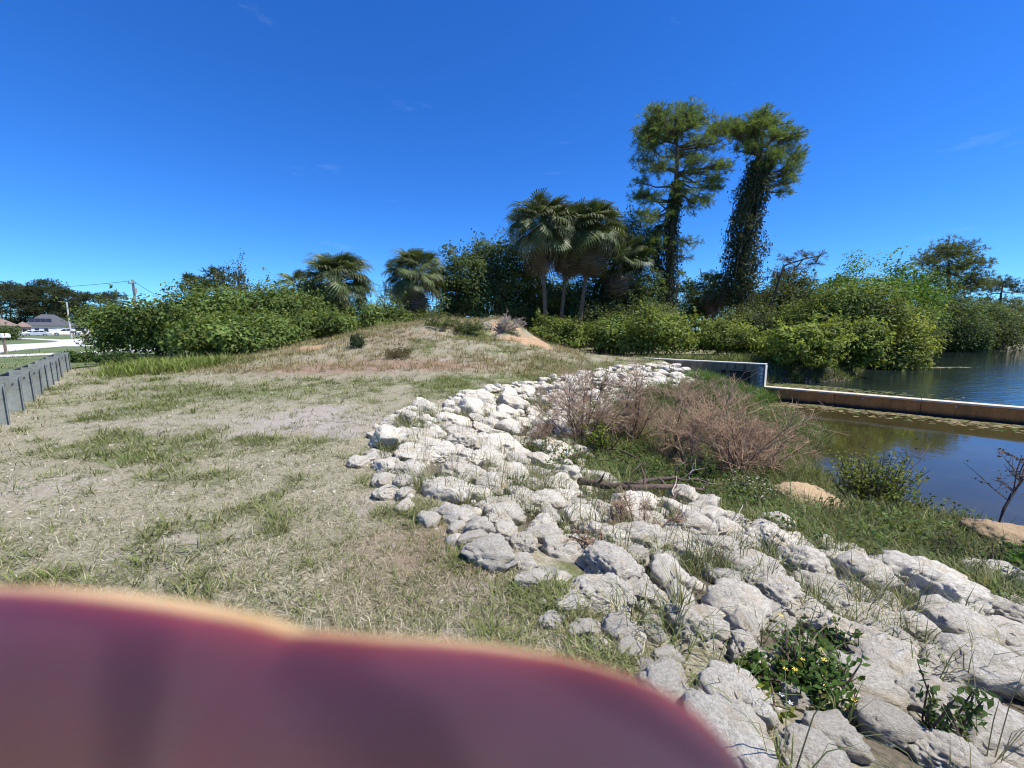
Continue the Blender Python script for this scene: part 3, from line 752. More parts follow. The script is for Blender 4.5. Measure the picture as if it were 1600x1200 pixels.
def tree(name, label, cat, u, Y, vtop, wpx, seed, base, trunk_frac=0.35, group=None, ln=0.22, wd=0.1, ncl=110, per=85, envs=None, yellow=0.06, spikes=40, crad=None, x=None, sparse=1.0, r0=None, clump_var=0.3, mat='leaf', flatc=0.7):
    """broadleaf tree: trunk, limbs that reach the leaf clumps, crown with gaps"""
    x = xat(u, Y) if x is None else x; z0 = gz1(x, Y); H = at(u, vtop, Y)[2] - z0; W = wpx / FPX * Y / 2
    r = np.random.default_rng(seed); zb = H * trunk_frac
    if envs is None:
        envs = []
        for k in range(7):
            a = k * 2.4 + r.uniform(0, 1); f = r.uniform(0.3, .75)
            zc = zb + (H - zb) * r.uniform(.2, .72); envs.append(((W * f * math.cos(a), W * f * math.sin(a), zc), (W * r.uniform(.35, .55), W * r.uniform(.35, .55), (H - zb) * r.uniform(.2, .32))))
        envs.append(((r.uniform(-.2, .2) * W, 0, zb + (H - zb) * .74), (W * .5, W * .5, (H - zb) * .27)))
    crad = (0.09 * (W + H * .5), 0.17 * (W + H * .5)) if crad is None else crad
    V, F, c, C = foliage(seed, envs, ncl, int(per * sparse), ln, wd, base, crad, flatc, 0.3, 0.25, clump_var, 0.25, yellow, spikes)
    t = thing(name, label, cat, (x, Y, z0), 0, group)
    link('crown', mesh('crown', V, F, M[mat], c), t)
    r0 = 0.028 * H if r0 is None else r0
    mb = MB(); bend = r.normal(size=2) * .03 * H
    top = np.array([bend[0], bend[1], zb + (H - zb) * .55])
    mb.tube([(0, 0, -.2), (bend[0] * .3, bend[1] * .3, zb * .6), (bend[0] * .7, bend[1] * .7, zb + (H - zb) * .25), top], [r0, r0 * .8, r0 * .6, r0 * .3], 8)
    tk = mb.build('trunk', M['bark'], t, smooth=True)
    mb = MB(); 
    for q in r.choice(len(C), min(22, len(C)), replace=False):
        f = r.uniform(.2, .95); s = np.array([bend[0] * .7 * f, bend[1] * .7 * f, zb * .6 + (top[2] - zb * .6) * f])
        limbs(mb, s, [C[q]], r0 * .34, r0 * .08, r, 5)
    mb.build('limb', M['bark'], tk, smooth=True)
    return t

# ---- palms: each fan frond an object of its own
def frond_mesh(seed, green, R=0.85, stalk=1.1, droop=0.5, nl=26, fold=0.4):
    """a fan frond along +X: arching stalk, pleated fan of drooping tapering segments"""
    r = np.random.default_rng(seed); V = []; F = []; c = []
    def quad(p): 
        n = len(V); V.extend(p); F.append((n, n + 1, n + 2, n + 3))
    w_ = 0.022; bend = 0.3; cbn, sbn = math.cos(bend), math.sin(bend)
    def tilt(p):
        q = np.asarray(p, float) - end; return end + np.array([q[0] * cbn + q[2] * sbn, q[1], -q[0] * sbn + q[2] * cbn])
    mid = np.array([stalk * .5, 0, .06]); end = np.array([stalk, 0, -0.02])
    for a, b_ in ((np.zeros(3), mid), (mid, end)):
        quad([a + [0, -w_, 0], a + [0, w_, 0], b_ + [0, w_ * .8, 0], b_ + [0, -w_ * .8, 0]]); c += [np.array([.12, .14, .05])] * 4
        quad([a + [0, 0, -w_], a + [0, 0, w_], b_ + [0, 0, w_], b_ + [0, 0, -w_]]); c += [np.array([.12, .14, .05])] * 4
    for k in range(nl):
        a = (k / (nl - 1) - .5) * 2 * 2.05
        l = R * (1.0 - 0.32 * abs(a) / 2.05) * r.uniform(.88, 1.08); d = np.array([math.cos(a), math.sin(a), 0.0])
        back = -0.35 * (1 - math.cos(a)) * 0.3
        o = end + np.array([back, 0, 0]); up_ = fold * abs(math.sin(a)) * .5
        p1 = o + d * l * .5 + np.array([0, 0, up_ * l * .5 - droop * l * .10]); p2 = o + d * l * .85 + np.array([0, 0, up_ * l * .55 - droop * l * .42]); p3 = p2 + d * l * .08 + np.array([0, 0, -droop * l * r.uniform(.25, .6)])
        o, p1, p2, p3 = tilt(o), tilt(p1), tilt(p2), tilt(p3)
        sd_ = np.array([-d[1] * cbn, d[0], d[1] * sbn]); w1, w2 = l * .040, l * .026
        g = np.array(green) * r.uniform(.75, 1.25)
        tipc = g * .6 + np.array([.16, .14, .07]) * .5
        quad([o, p1 - sd_ * w1 + [0, 0, .02], p1, o]); c += [g] * 4
        F[-1] = (F[-1][0], F[-1][1], F[-1][2], F[-1][3])
        quad([o, p1, p1 + sd_ * w1 - [0, 0, .02], o]); c += [g * .85] * 4
        quad([p1 - sd_ * w1, p2 - sd_ * w2, p2 + sd_ * w2, p1 + sd_ * w1]); c += [g] * 4
        quad([p2 - sd_ * w2, p3 - sd_ * .006, p3 + sd_ * .006, p2 + sd_ * w2]); c += [tipc] * 4
    F2 = [f if True else f for f in F]
    V = np.array(V); tri = [(f[0], f[1], f[2]) if np.allclose(V[f[0]], V[f[3]]) else f for f in F2]
    return mesh('frond', V, [tuple(f) for f in tri], M['frond'], np.array(c))
FR = [frond_mesh(k, (0.085, 0.118, 0.04), droop=0.35 + .25 * (k % 3), fold=.3 + .15 * (k % 2)) for k in range(5)]
FO = [frond_mesh(20 + k, (0.19, 0.175, 0.07), droop=1.0) for k in range(3)]
FD = [frond_mesh(40 + k, (0.145, 0.105, 0.07), droop=1.3, fold=-.5) for k in range(3)]
def palm(label, u, Y, vc, rpx, seed, vbase=None, skirt=12, nf=34, lean=(0, 0), x=None, tr=0.17, group='cabbage palms among the trees'):
    r = np.random.default_rng(seed); x = xat(u, Y) if x is None else x; z0 = gz1(x, Y); zc = at(u, vc, Y)[2] - z0; R = rpx / FPX * Y
    t = thing('palm_tree', label, 'palm tree', (x, Y, z0), 0, group)
    hx, hy = lean; mb = MB(); 
    mb.tube([(-hx, -hy, -.3), (-hx * .75, -hy * .75, zc * .35), (-hx * .3, -hy * .3, zc * .7), (0, 0, zc - .1)], [tr * 1.25, tr, tr * .92, tr * 1.15], 10)
    mb.build('trunk', M['palm_bark'], t, smooth=True)
    mb = MB()
    for k in range(26):
        a = k * 2.4; z = zc - .15 - .055 * k; mb.tube([(tr * .9 * math.cos(a), tr * .9 * math.sin(a), z - .25), (tr * 1.7 * math.cos(a), tr * 1.7 * math.sin(a), z + .12)], [.05, .03], 4)
    mb.build('leaf_base', M['palm_bark'], t)
    s = R / 1.62
    for k in range(nf):
        f = (k + .5) / nf; el = math.radians(88 - 122 * f ** 0.85  + r.uniform(-14, 14)); az = k * 2.39996 + r.uniform(-.25, .25)
        me = FR[k % 5] if f < .93 else FO[k % 3]
        sc = s * r.uniform(.9, 1.1) * (0.86 if f < .15 else 1)
        link('frond', me, t, (0, 0, zc + .1), (r.uniform(-.8, .8), -el, az), (sc, sc, sc))
    for k in range(skirt):
        az = k * 2.39996 + r.uniform(-.3, .3); el = math.radians(r.uniform(-86, -58)); sc = s * r.uniform(.8, 1.15)
        o = link('frond', FD[k % 3], t, (0.12 * math.cos(az), 0.12 * math.sin(az), zc - .1 - .02 * k), (r.uniform(-.5, .5), -el, az), (sc, sc, sc)); o['label'] = 'dead brown hanging frond'
    return t

# ---- pines: trunk, limbs, needle tufts at the twig ends
def needles(P, D, ln, wd, base, seed, per=12, spread=0.85):
    r = np.random.default_rng(seed); n = len(P); k = np.repeat(np.arange(n), per)
    d = unit(unit(D)[k] * .75 + r.normal(size=(len(k), 3)) * spread + np.array([0, 0, .25])); l = ln * r.uniform(.65, 1.15, (len(k), 1))
    s = unit(np.cross(d, unit(r.normal(size=(len(k), 3)))))
    o = P[k] + r.normal(size=(len(k), 3)) * .05
    V = np.stack([o - s * wd * .4, o + s * wd * .4, o + d * l * .6 + s * wd * .5, o + d * l - np.array([0, 0, .08]) * l], 1)
    tone = r.uniform(.75, 1.3, n)[k]
    c = np.array(base)[None] * tone[:, None] * r.uniform(.8, 1.2, (len(k), 1))
    return V.reshape(-1, 3), np.arange(len(k) * 4).reshape(-1, 4), np.repeat(c, 4, 0)
def pine(name, label, u_path, Y, seed, limbs_px, base=(0.135, 0.195, 0.052), r0=0.32, ln=0.34, wdn=0.03, tufts=70, per=14, group=None, cat='pine tree', spread=1.0, airy=1.0):
    """u_path: photo points up the trunk; limbs_px: (start fraction, end u, end v, depth offset, clump radius m)"""
    r = np.random.default_rng(seed)
    p0 = at(*u_path[0], Y); x0 = p0[0]; z0 = gz1(x0, Y); O = np.array([x0, Y, z0])
    path = [at(u, v, Y) - O for u, v in u_path]; path[0][2] = -.3
    t = thing(name, label, cat, tuple(O), 0, group); n = len(path)
    rad = [r0 * (1 - .82 * i / (n - 1)) for i in range(n)]
    tk = MB().tube(path, rad, 10).build('trunk', M['bark'], t, smooth=True)
    mb = MB(); TP, TD = [], []; S0, S1, R0_, R1_ = [], [], [], []
    cum = np.linspace(0, 1, n); pa = np.array(path)
    for f, u, v, dy, cr in limbs_px:
        s = np.array([np.interp(f, cum, pa[:, i]) for i in range(3)])
        e = at(u, v, Y + dy) - O
        L_ = np.linalg.norm(e - s); mid = s + (e - s) * .5 + np.array([0, 0, -.10 * L_]) + r.normal(size=3) * .05 * L_
        q = np.interp(f, cum, rad); mb.tube([s, mid, e], [min(.4 * q + .03, .14), .06, .025], 5, cap=False)
        cr = cr * airy; nt_ = int(tufts * (cr / 1.0) ** 1.6)
        d = sph(r, nt_, .35); c = e + d * cr * r.uniform(.3, 1.3, (nt_, 1)) * np.array([1, 1, .62])
        TP.append(c); TD.append(d + np.array([0, 0, .5]) + unit(e - s) * .3)
        hub = e + (s - e) * r.uniform(0, .35, (nt_, 1)) + r.normal(size=(nt_, 3)) * .1
        S0.append(hub); S1.append(c); R0_.append(np.full(nt_, .018)); R1_.append(np.full(nt_, .008))
    mb.build('limb', M['bark'], tk, smooth=True)
    V, F = segs_mesh(np.concatenate(S0), np.concatenate(S1), np.concatenate(R0_), np.concatenate(R1_)); link('twigs', mesh('twigs', V, F, M['bark']), t)
    V, F, c = needles(np.concatenate(TP), np.concatenate(TD), ln, wdn, base, seed + 5, per, spread)
    link('needles', mesh('needles', V, F, M['needle'], c), t)
    return t, path, O

GREEN_HEDGE = (0.125, 0.182, 0.046)
GREEN_DARK = (0.09, 0.132, 0.045)
GREEN_OLIVE = (0.08, 0.105, 0.036)
GREEN_LIGHT = (0.155, 0.205, 0.045)
GREEN_BRIGHT = (0.11, 0.20, 0.035)
# the broad hedge of shrubs left of the palms
G1 = 'broad leafed shrubs along the left of the mound'
hb = dict(group=G1, ln=0.20, wd=0.105, per=140, spikes=24, yellow=.14, clump_var=.42)
bush('shrub', 'broad leafed shrub at the far left end of the hedge beside the street', 'shrub', 232, 23, 463, 150, 101, GREEN_HEDGE, **hb)
bush('shrub', 'large rounded shrub in the hedge, second from the street end', 'shrub', 318, 24, 443, 165, 102, GREEN_HEDGE, **hb)
bush('shrub', 'tallest rounded shrub in the middle of the left hedge', 'shrub', 395, 25.5, 431, 160, 103, GREEN_HEDGE, **hb)
bush('shrub', 'leafy shrub in the hedge just left of the shaggy palm', 'shrub', 462, 26, 421, 140, 104, GREEN_HEDGE, **hb)
bush('shrub', 'low leafy shrub spreading under the shaggy left palm', 'shrub', 505, 23.5, 477, 120, 105, GREEN_HEDGE, **hb)
bush('shrub', 'low front shrub at the foot of the middle hedge', 'shrub', 400, 21.5, 481, 200, 115, GREEN_HEDGE, **hb)
bush('shrub', 'leafy shrub filling the gap between the two shaggy palms', 'shrub', 590, 28.5, 455, 110, 106, GREEN_HEDGE, **hb)
bush('shrub', 'dark shrub below the second shaggy palm', 'shrub', 660, 30, 477, 110, 107, GREEN_OLIVE, **hb)
# palms
palm('smaller palm half hidden left behind the shaggy left palm', 473, 33, 452, 31, 201, skirt=6, nf=26)
palm('shaggy palm with hanging dead fronds rising from the left hedge', 533, 28, 446, 50, 202, skirt=38, nf=76)
palm('shaggy palm right of the gap in the hedge, before the dark trees', 651, 31, 434, 44, 203, skirt=36, nf=72)
palm('tall palm with bare pale trunk, left one of the tall cluster', 846, 33, 362, 51, 204, skirt=14, nf=72, lean=(-.35, 0))
palm('tall palm in the middle of the tall cluster, leaning slightly', 886, 34.5, 370, 47, 205, skirt=16, nf=70, lean=(.6, 0))
palm('tall palm at the right of the tall cluster', 920, 34, 368, 50, 206, skirt=18, nf=70, lean=(.9, 0))
palm('short shaded palm low right of the tall cluster', 965, 37, 410, 44, 207, skirt=14, nf=28)
palm('dark palm between the two tall pines', 1112, 41, 452, 30, 208, skirt=8, nf=24)
# dark oaks behind
G2 = 'dark evergreen trees behind the mound'
tb = dict(group=G2, ln=.27, wd=.125, ncl=170, per=95, spikes=60)
tree('evergreen_tree', 'dark evergreen tree right beside the second shaggy palm', 'tree', 712, 34, 390, 108, 301, GREEN_DARK, .08, **tb)
tree('evergreen_tree', 'tall dark evergreen tree left of the tall palm cluster', 'tree', 785, 36, 372, 130, 302, GREEN_DARK, .06, **tb)
tree('evergreen_tree', 'loose topped evergreen tree behind the right tall palm', 'tree', 950, 40, 318, 105, 303, GREEN_DARK, .12, **tb)
tree('evergreen_tree', 'dark evergreen tree left of the bigger pine trunk', 'tree', 992, 38, 388, 120, 304, (0.08, .118, .038), .05, **tb)
tree('evergreen_tree', 'low dark evergreen under the tall palm cluster', 'tree', 860, 37.5, 436, 150, 305, (0.085, .12, .042), .03, **tb)
bush('evergreen_tree', 'dense dark evergreen mass seen between the trunks of the tall palms', 'tree', 885, 41, 425, 190, 309, (0.10, .14, .048), ln=.3, wd=.14, per=95, up=.2, group=G2)
tree('evergreen_tree', 'small loose tree peeping over behind the second shaggy palm', 'tree', 625, 38, 432, 70, 306, GREEN_OLIVE, .2, group=G2, ln=.22, wd=.09, ncl=60, per=70)
tree('evergreen_tree', 'dark tree filling the space between the two tall pines', 'tree', 1100, 44, 432, 110, 307, GREEN_DARK, .03, **tb)
tree('evergreen_tree', 'dark tree right behind the vine clad pine', 'tree', 1215, 44, 418, 120, 308, GREEN_OLIVE, .03, **tb)
# front shrubs right of the mound
G3 = 'yellow green shrubs right of the mound'
fb = dict(group=G3, ln=.21, wd=.11, per=110, spikes=30, yellow=.2, clump_var=.45)
bush('shrub', 'yellow green shrub at the right foot of the sandy mound', 'shrub', 866, 26, 484, 92, 111, GREEN_LIGHT, **fb)
bush('shrub', 'darker shrub second right of the sandy mound', 'shrub', 938, 27, 490, 110, 112, GREEN_HEDGE, **fb)
bush('shrub', 'broad yellow green shrub under the bigger pine', 'shrub', 1040, 25.5, 478, 125, 113, GREEN_LIGHT, **fb)
bush('shrub', 'yellow green shrub behind the middle of the headwall', 'shrub', 1135, 25.5, 492, 120, 114, GREEN_LIGHT, **fb)
bush('shrub', 'low leafy shrub behind the end of the headwall', 'shrub', 1190, 24.0, 520, 80, 116, GREEN_HEDGE, **fb)
bush('shrub', 'dense dark shrub between pines and headwall', 'shrub', 985, 31, 470, 110, 117, GREEN_OLIVE, **fb)
bush('shrub', 'dark shrub under the vine clad pine', 'shrub', 1180, 33, 468, 130, 118, GREEN_OLIVE, **fb)
# canal bank trees
G4 = 'trees and shrubs leaning over the canal'
cb = dict(group=G4, ln=.26, wd=.105, spikes=45, yellow=.18, clump_var=.45)
bush('shrub', 'leafy shrub hanging over the water just right of the headwall', 'shrub', 1255, 21.3, 498, 120, 121, (.21, .27, .055), per=105, up=.2, **cb)
bush('shrub', 'rounded willow like shrub at the water, right of the headwall shrub', 'shrub', 1322, 23.2, 488, 100, 122, (0.19, .245, .05), up=.1, per=105, **cb)
bush('shrub', 'yellow green shrub bending down to the canal at its bend', 'shrub', 1385, 28.5, 474, 95, 123, (0.22, .26, .055), up=.1, per=105, **cb)
bush('willow_tree', 'large willow like tree mass above the headwall shrubs', 'tree', 1288, 30, 448, 175, 124, (0.13, .185, .042), per=120, **cb)
bush('willow_tree', 'olive willow like tree set back from the canal bend', 'tree', 1368, 36, 452, 130, 125, (0.12, .165, .042), per=120, **cb)
tree('broadleaf_tree', 'bright green broadleaf tree, left of the pair above the canal', 'tree', 1342, 44, 394, 150, 126, GREEN_BRIGHT, .1, group=G4, ln=.3, wd=.14, ncl=150, per=80, spikes=50)
tree('broadleaf_tree', 'bright green broadleaf tree, right of the pair above the canal', 'tree', 1405, 45, 400, 110, 127, GREEN_BRIGHT, .1, group=G4, ln=.3, wd=.14, ncl=110, per=80, spikes=40)
G5 = 'far bank shrubs at the canal bend'
xb = dict(group=G5, ln=.3, wd=.13, spikes=40)
bush('shrub', 'round bright shrub standing on the far grassy point', 'shrub', 1494, 50, 505, 66, 131, (0.06, .10, .025), per=70, **xb)
bush('shrub', 'drooping olive shrub right of the round far shrub', 'shrub', 1545, 56, 494, 75, 132, GREEN_OLIVE, per=70, **xb)
bush('shrub', 'dark shrub mass behind the round far shrub', 'shrub', 1455, 52, 452, 95, 133, GREEN_DARK, per=80, **xb)
bush('shrub', 'dark shrub mass below the far pine', 'shrub', 1510, 60, 462, 105, 134, GREEN_DARK, per=80, **xb)
bush('shrub', 'shrub mass at the right edge above the water', 'shrub', 1592, 66, 462, 95, 135, GREEN_OLIVE, per=80, **xb)
bush('shrub', 'second dark shrub mass behind at the right edge', 'shrub', 1570, 74, 456, 115, 136, GREEN_DARK, per=80, **xb)
palm('small far palm below the far pines at right', 1528, 62, 497, 20, 209, skirt=4, nf=24)
palm('small far palm near the right edge', 1572, 62, 497, 22, 210, skirt=4, nf=24)

# the two tall pines
def thin_out(lst, n, seed):
    r = np.random.default_rng(seed); out = []
    for k in range(n):
        f, u, v, dy, cr = lst[int(r.integers(0, len(lst)))]
        out.append((min(1, f), u + r.normal() * 9, v + r.normal() * 11, dy + r.normal() * 1.2, r.uniform(.5, 1.1)))
    return out
LA = [(.45, 1002, 392, 0, 1.6), (.42, 1070, 382, -.5, 1.3), (.5, 1018, 378, -1, 1.5), (.52, 1020, 340, -1.2, 1.6), (.55, 1003, 305, .5, 1.3), (.6, 1085, 318, -.6, 1.5), (.62, 1060, 300, -1, 1.8), (.63, 1000, 285, 0, .9),
      (.66, 1108, 292, .3, 1.2), (.68, 1090, 268, -1, 1.7), (.7, 1122, 262, 0, 1.2), (.7, 1005, 248, 0, 1.3), (.72, 1030, 262, -1.2, 1.7), (.76, 1065, 240, .8, 2.0), (.78, 1012, 222, 0, 1.6), (.8, 1100, 225, -.6, 1.9),
      (.82, 1128, 205, 0, 1.7), (.84, 1140, 200, .3, 1.1), (.86, 1020, 195, .5, 1.8), (.88, 1050, 205, -1, 2.0), (.92, 1085, 190, .5, 2.0), (.95, 1030, 180, 0, 1.4), (.98, 1060, 182, 0, 1.9), (1, 1075, 178, .4, 1.5), (.9, 1012, 208, .8, 1.4), (.3, 1068, 402, .3, .8)]
pine('pine_tree', 'bigger tall pine with wide needle crown standing left of the vine clad pine', [(1046, 482), (1046, 430), (1050, 360), (1056, 300), (1058, 240), (1056, 190)], 38, 401, LA + thin_out(LA, 30, 61), r0=.42, airy=.82, tufts=46, per=15, ln=.42, wdn=.034)
LB = [(.70, 1248, 240, 0, 1.1), (.72, 1238, 258, -.5, 1.1), (.68, 1225, 272, 0, .9), (.74, 1225, 235, .6, 1.7), (.78, 1205, 245, -.6, 1.8), (.8, 1180, 235, 0, 1.6), (.84, 1165, 215, .4, 1.5), (.86, 1155, 200, 0, .9), (.88, 1180, 200, -.6, 1.8),
      (.9, 1215, 212, .3, 1.9), (.94, 1200, 192, 0, 1.9), (1, 1192, 182, .3, 1.4), (.96, 1178, 186, 0, 1.3), (.9, 1228, 218, 0, 1.3), (.66, 1222, 285, 0, .6), (.74, 1200, 262, 0, 1.6)]
tb_, pathB, OB = pine('pine_tree', 'tall leaning pine whose trunk is wrapped in dark vines', [(1158, 485), (1160, 430), (1165, 370), (1176, 310), (1186, 260), (1194, 200)], 39, 402, LB + thin_out(LB, 22, 62), r0=.4, airy=.74, tufts=50, per=15, ln=.42, wdn=.034)
# vines clinging to both trunks
def vine(label, pts, Y, seed, base, n, ln=.22, wd=.11, strands=26):
    """pts: (u, v, half width px) up the trunk"""
    r = np.random.default_rng(seed); pts = np.array(pts, float); o = at(pts[0][0], pts[0][1], Y); O = np.array([o[0], Y, gz1(o[0], Y)])
    f = r.random(n); q = np.linspace(0, 1, len(pts)); u = np.interp(f, q, pts[:, 0]); v = np.interp(f, q, pts[:, 1]); hw_ = np.interp(f, q, pts[:, 2]) / FPX * Y * .88
    a = r.uniform(0, 2 * PI, n)
    hw_ = hw_ * (0.3 + 1.35 * fbm(f * 11, a * 1.1, oct=3, seed=seed))
    P = np.array([at(u_, v_, Y) for u_, v_ in zip(u, v)]) - O
    rr = np.sqrt(r.uniform(.05, 1, n)) * np.where(r.random(n) < .06, 1.25, 1.0); d = np.stack([np.cos(a), np.sin(a), np.zeros(n)], 1)
    P = P + d * (rr * hw_)[:, None]
    kp = P[:, 2] > .1; P = P[kp]; d = d[kp]
    V, F, c = leaf_cloud(P, d + r.normal(size=P.shape) * .5 + [0, 0, .3], ln, wd, base, .35, .06, seed + 3, .6)
    t = thing('climbing_vine', label, 'vine', tuple(O), 0, 'vines on the tall pines')
    link('foliage', mesh('foliage', V, F, M['leaf'], c), t)
    mb = MB()
    for k in range(strands):
        a = r.uniform(0, 2 * PI); pp = []
        for j, (uu, vv, hh) in enumerate(pts):
            a += r.uniform(-.8, .8); h = hh / FPX * Y * r.uniform(.4, .95); pp.append(at(uu, vv, Y) - O + np.array([math.cos(a) * h, math.sin(a) * h, 0]))
        mb.tube(pp, .02, 4, cap=False)
    mb.build('stem', M['bark'], t)
vine('thick dark vine covering the leaning pine from base to crown', [(1150, 478, 34), (1155, 440, 32), (1160, 400, 32), (1165, 360, 30), (1172, 320, 28), (1182, 285, 24), (1192, 250, 18)], 39, 411, (0.055, .075, .032), 14000, .27, .13)
vine('dark vine wrapped round the lower trunk of the bigger pine', [(1044, 480, 17), (1045, 440, 16), (1046, 400, 16), (1048, 360, 14), (1054, 320, 12), (1058, 285, 9)], 38, 412, (0.05, .07, .03), 5200, .25, .12)
vine('ragged dark vine hanging left of the bigger pine trunk', [(1026, 425, 8), (1022, 400, 13), (1022, 380, 12), (1030, 352, 7)], 38.2, 413, (0.05, .07, .03), 1500, .25, .12)
# drooping dead limb reaching right of the leaning pine
pine('fallen_pine_limb', 'drooping half dead pine limb sticking out right of the leaning pine', [(1190, 425), (1225, 415), (1255, 405), (1280, 400), (1290, 388)], 38.5, 403,
     [(.2, 1215, 425, 0, .8), (.35, 1228, 405, .3, .8), (.5, 1240, 420, 0, .8), (.6, 1255, 398, 0, .7), (.8, 1272, 412, 0, .7), (.85, 1282, 400, 0, .5)], (0.085, .085, .04), r0=.12, tufts=34, per=10, cat='tree limb', ln=.4)
# far pines right
LC = [(.55, 1462, 455, 0, 2.4), (.6, 1505, 450, 0, 2.2), (.65, 1450, 440, 0, 1.7), (.7, 1520, 435, 0, 2.2), (.75, 1470, 428, 0, 2.4), (.8, 1500, 418, 0, 2.4), (.8, 1448, 410, 0, 1.6), (.85, 1525, 410, 0, 1.7), (.9, 1470, 400, 0, 2.4), (.95, 1500, 395, 0, 2.3), (1, 1483, 387, 0, 2.0), (.7, 1535, 445, 0, 1.3), (.5, 1480, 470, 0, 2.6), (.5, 1500, 480, 0, 2.2)]
pine('pine_tree', 'broad far pine on the canal bank, larger of the two at right', [(1486, 535), (1484, 480), (1482, 430), (1484, 390)], 62, 404, LC, (0.12, .15, .05), r0=.42, tufts=34, per=15, ln=.5, wdn=.055)
LD = [(.7, 1545, 452, 0, 1.6), (.75, 1590, 455, 0, 1.4), (.8, 1560, 444, 0, 1.9), (.95, 1570, 440, 0, 1.7), (.9, 1583, 447, 0, 1.5), (.6, 1588, 470, 0, 1.0), (.6, 1540, 470, 0, 1.3), (.5, 1555, 478, 0, 2.0)]
pine('pine_tree', 'thin far pine nearest the right edge', [(1562, 525), (1562, 490), (1564, 460), (1568, 442)], 74, 405, LD, (0.06, .08, .035), r0=.32, tufts=26, per=13, ln=.5, wdn=.05)
# far pines and trees left, behind the houses
def far_pine(label, u, Y, vtop, wpx, seed, group='pines behind the houses', base=(0.065, .085, .036), lowf=.45):
    r = np.random.default_rng(seed); vb = 525; lim = []
    for k in range(11):
        f = r.uniform(lowf, 1); lim.append((f, u + r.uniform(-.5, .5) * wpx * (1.15 - .4 * f), vb + (vtop - vb) * f * 1.0 + 3, r.uniform(-2, 2), wpx / FPX * Y * r.uniform(.16, .26)))
    return pine('pine_tree', label, [(u, vb), (u + r.uniform(-2, 2), (vb * 2 + vtop) / 3), (u + r.uniform(-3, 3), (vb + vtop) / 2), (u, vtop + 3)], Y, seed, lim, base, r0=.35, tufts=15, per=10, ln=.95, wdn=.13, group=group, spread=1.1)
FP = [(4, 180, 440, 52), (30, 188, 443, 54), (54, 182, 447, 48), (76, 184, 437, 46), (106, 180, 443, 48), (134, 190, 456, 42), (158, 188, 456, 42), (178, 182, 458, 36), (18, 200, 452, 54), (92, 204, 455, 54)]
FL = ['pine at the left edge behind the brown roof', 'second pine from the left edge behind the brown roof', 'pine above the gap between the two houses', 'tallest tufted pine left above the solar roof', 'pine right of the tallest one above the charcoal roof',
      'small pine above the right end of the charcoal roof', 'small pine right of the charcoal roof', 'ragged last pine before the hedge and utility pole', 'low broad pine deep behind the brown roof', 'low broad pine deep behind the charcoal roof']
for k, (u, Y, vt, wp) in enumerate(FP): far_pine(FL[k], u, Y, vt, wp, 430 + k)
far_pine('flat topped pine rising behind the middle hedge', 338, 70, 420, 50, 451, None, (0.06, .08, .032), .7)
far_pine('small pine left behind the flat topped pine', 306, 76, 428, 34, 452, None, (0.06, .08, .032), .6)
tree('slender_tree', 'thin sparse tree poking above the hedge left of the palms', 'tree', 379, 40, 404, 34, 453, GREEN_OLIVE, .45, ln=.22, wd=.1, ncl=26, per=28, spikes=20)
FT = [(10, 195, 488, 70), (60, 192, 484, 70), (110, 196, 482, 70), (150, 190, 484, 60), (182, 150, 486, 50), (-25, 195, 480, 70)]
FTL = ['dark tree mass behind the tan house', 'dark tree mass between the two houses', 'dark tree behind the charcoal roof ridge', 'dark tree right of the white house', 'dark tree beside the hedge far behind', 'dark tree beyond the left edge']
for k, (u, Y, vt, wp) in enumerate(FT):
    bush('evergreen_tree', FTL[k], 'tree', u, Y, vt, wp, 460 + k, (0.04, .06, .026), group='dark trees behind the houses', ln=.8, wd=.4, per=50, ncl=70, spikes=20)
bush('shrub', 'dark rounded shrub at the left edge in front of the tan house', 'shrub', 2, 58, 506, 46, 470, GREEN_DARK, ln=.25, wd=.12, per=70, ncl=60)
bush('shrub', 'small clipped shrub near the black garage door', 'shrub', 160, 100, 520, 20, 471, GREEN_HEDGE, ln=.35, wd=.18, per=40, ncl=30)
bush('weed_clump', 'dark green weed clump at the hedge foot near the guardrail end', 'weed', 160, 18, 553, 32, 472, (0.05, .085, .025), ln=.16, wd=.04, per=60, ncl=40, x=xat(160, 18))
bush('weed_clump', 'dark green weed clump right of the one near the guardrail end', 'weed', 198, 18.5, 551, 48, 473, (0.05, .085, .025), ln=.16, wd=.04, per=60, ncl=50)
bush('weed_clump', 'bright green weed clump just right of the guardrail end', 'weed', 125, 19, 546, 40, 474, (0.075, .13, .03), ln=.16, wd=.04, per=60, ncl=40)
bush('young_shrub', 'small upright dark green shrub alone on the mound slope', 'shrub', 556, 17.5, 524, 17, 475, (0.075, .105, .05), ln=.16, wd=.035, per=34, ncl=30, spikes=45, up=.2)
bush('weed_clump', 'low weed clump left of the orange sand patch', 'weed', 690, 21.0, 536, 52, 476, (0.105, .135, .05), ln=.16, wd=.04, per=26, ncl=30, spikes=60)
bush('weed_clump', 'taller weed clump against the orange sand patch', 'weed', 735, 20.5, 528, 44, 477, (0.11, .135, .055), ln=.16, wd=.035, per=24, ncl=28, spikes=70)
bush('weed_clump', 'dry reddish weed clump low on the mound front', 'weed', 622, 15.6, 568, 34, 478, (0.15, .125, .065), ln=.12, wd=.025, per=20, ncl=24, spikes=50)
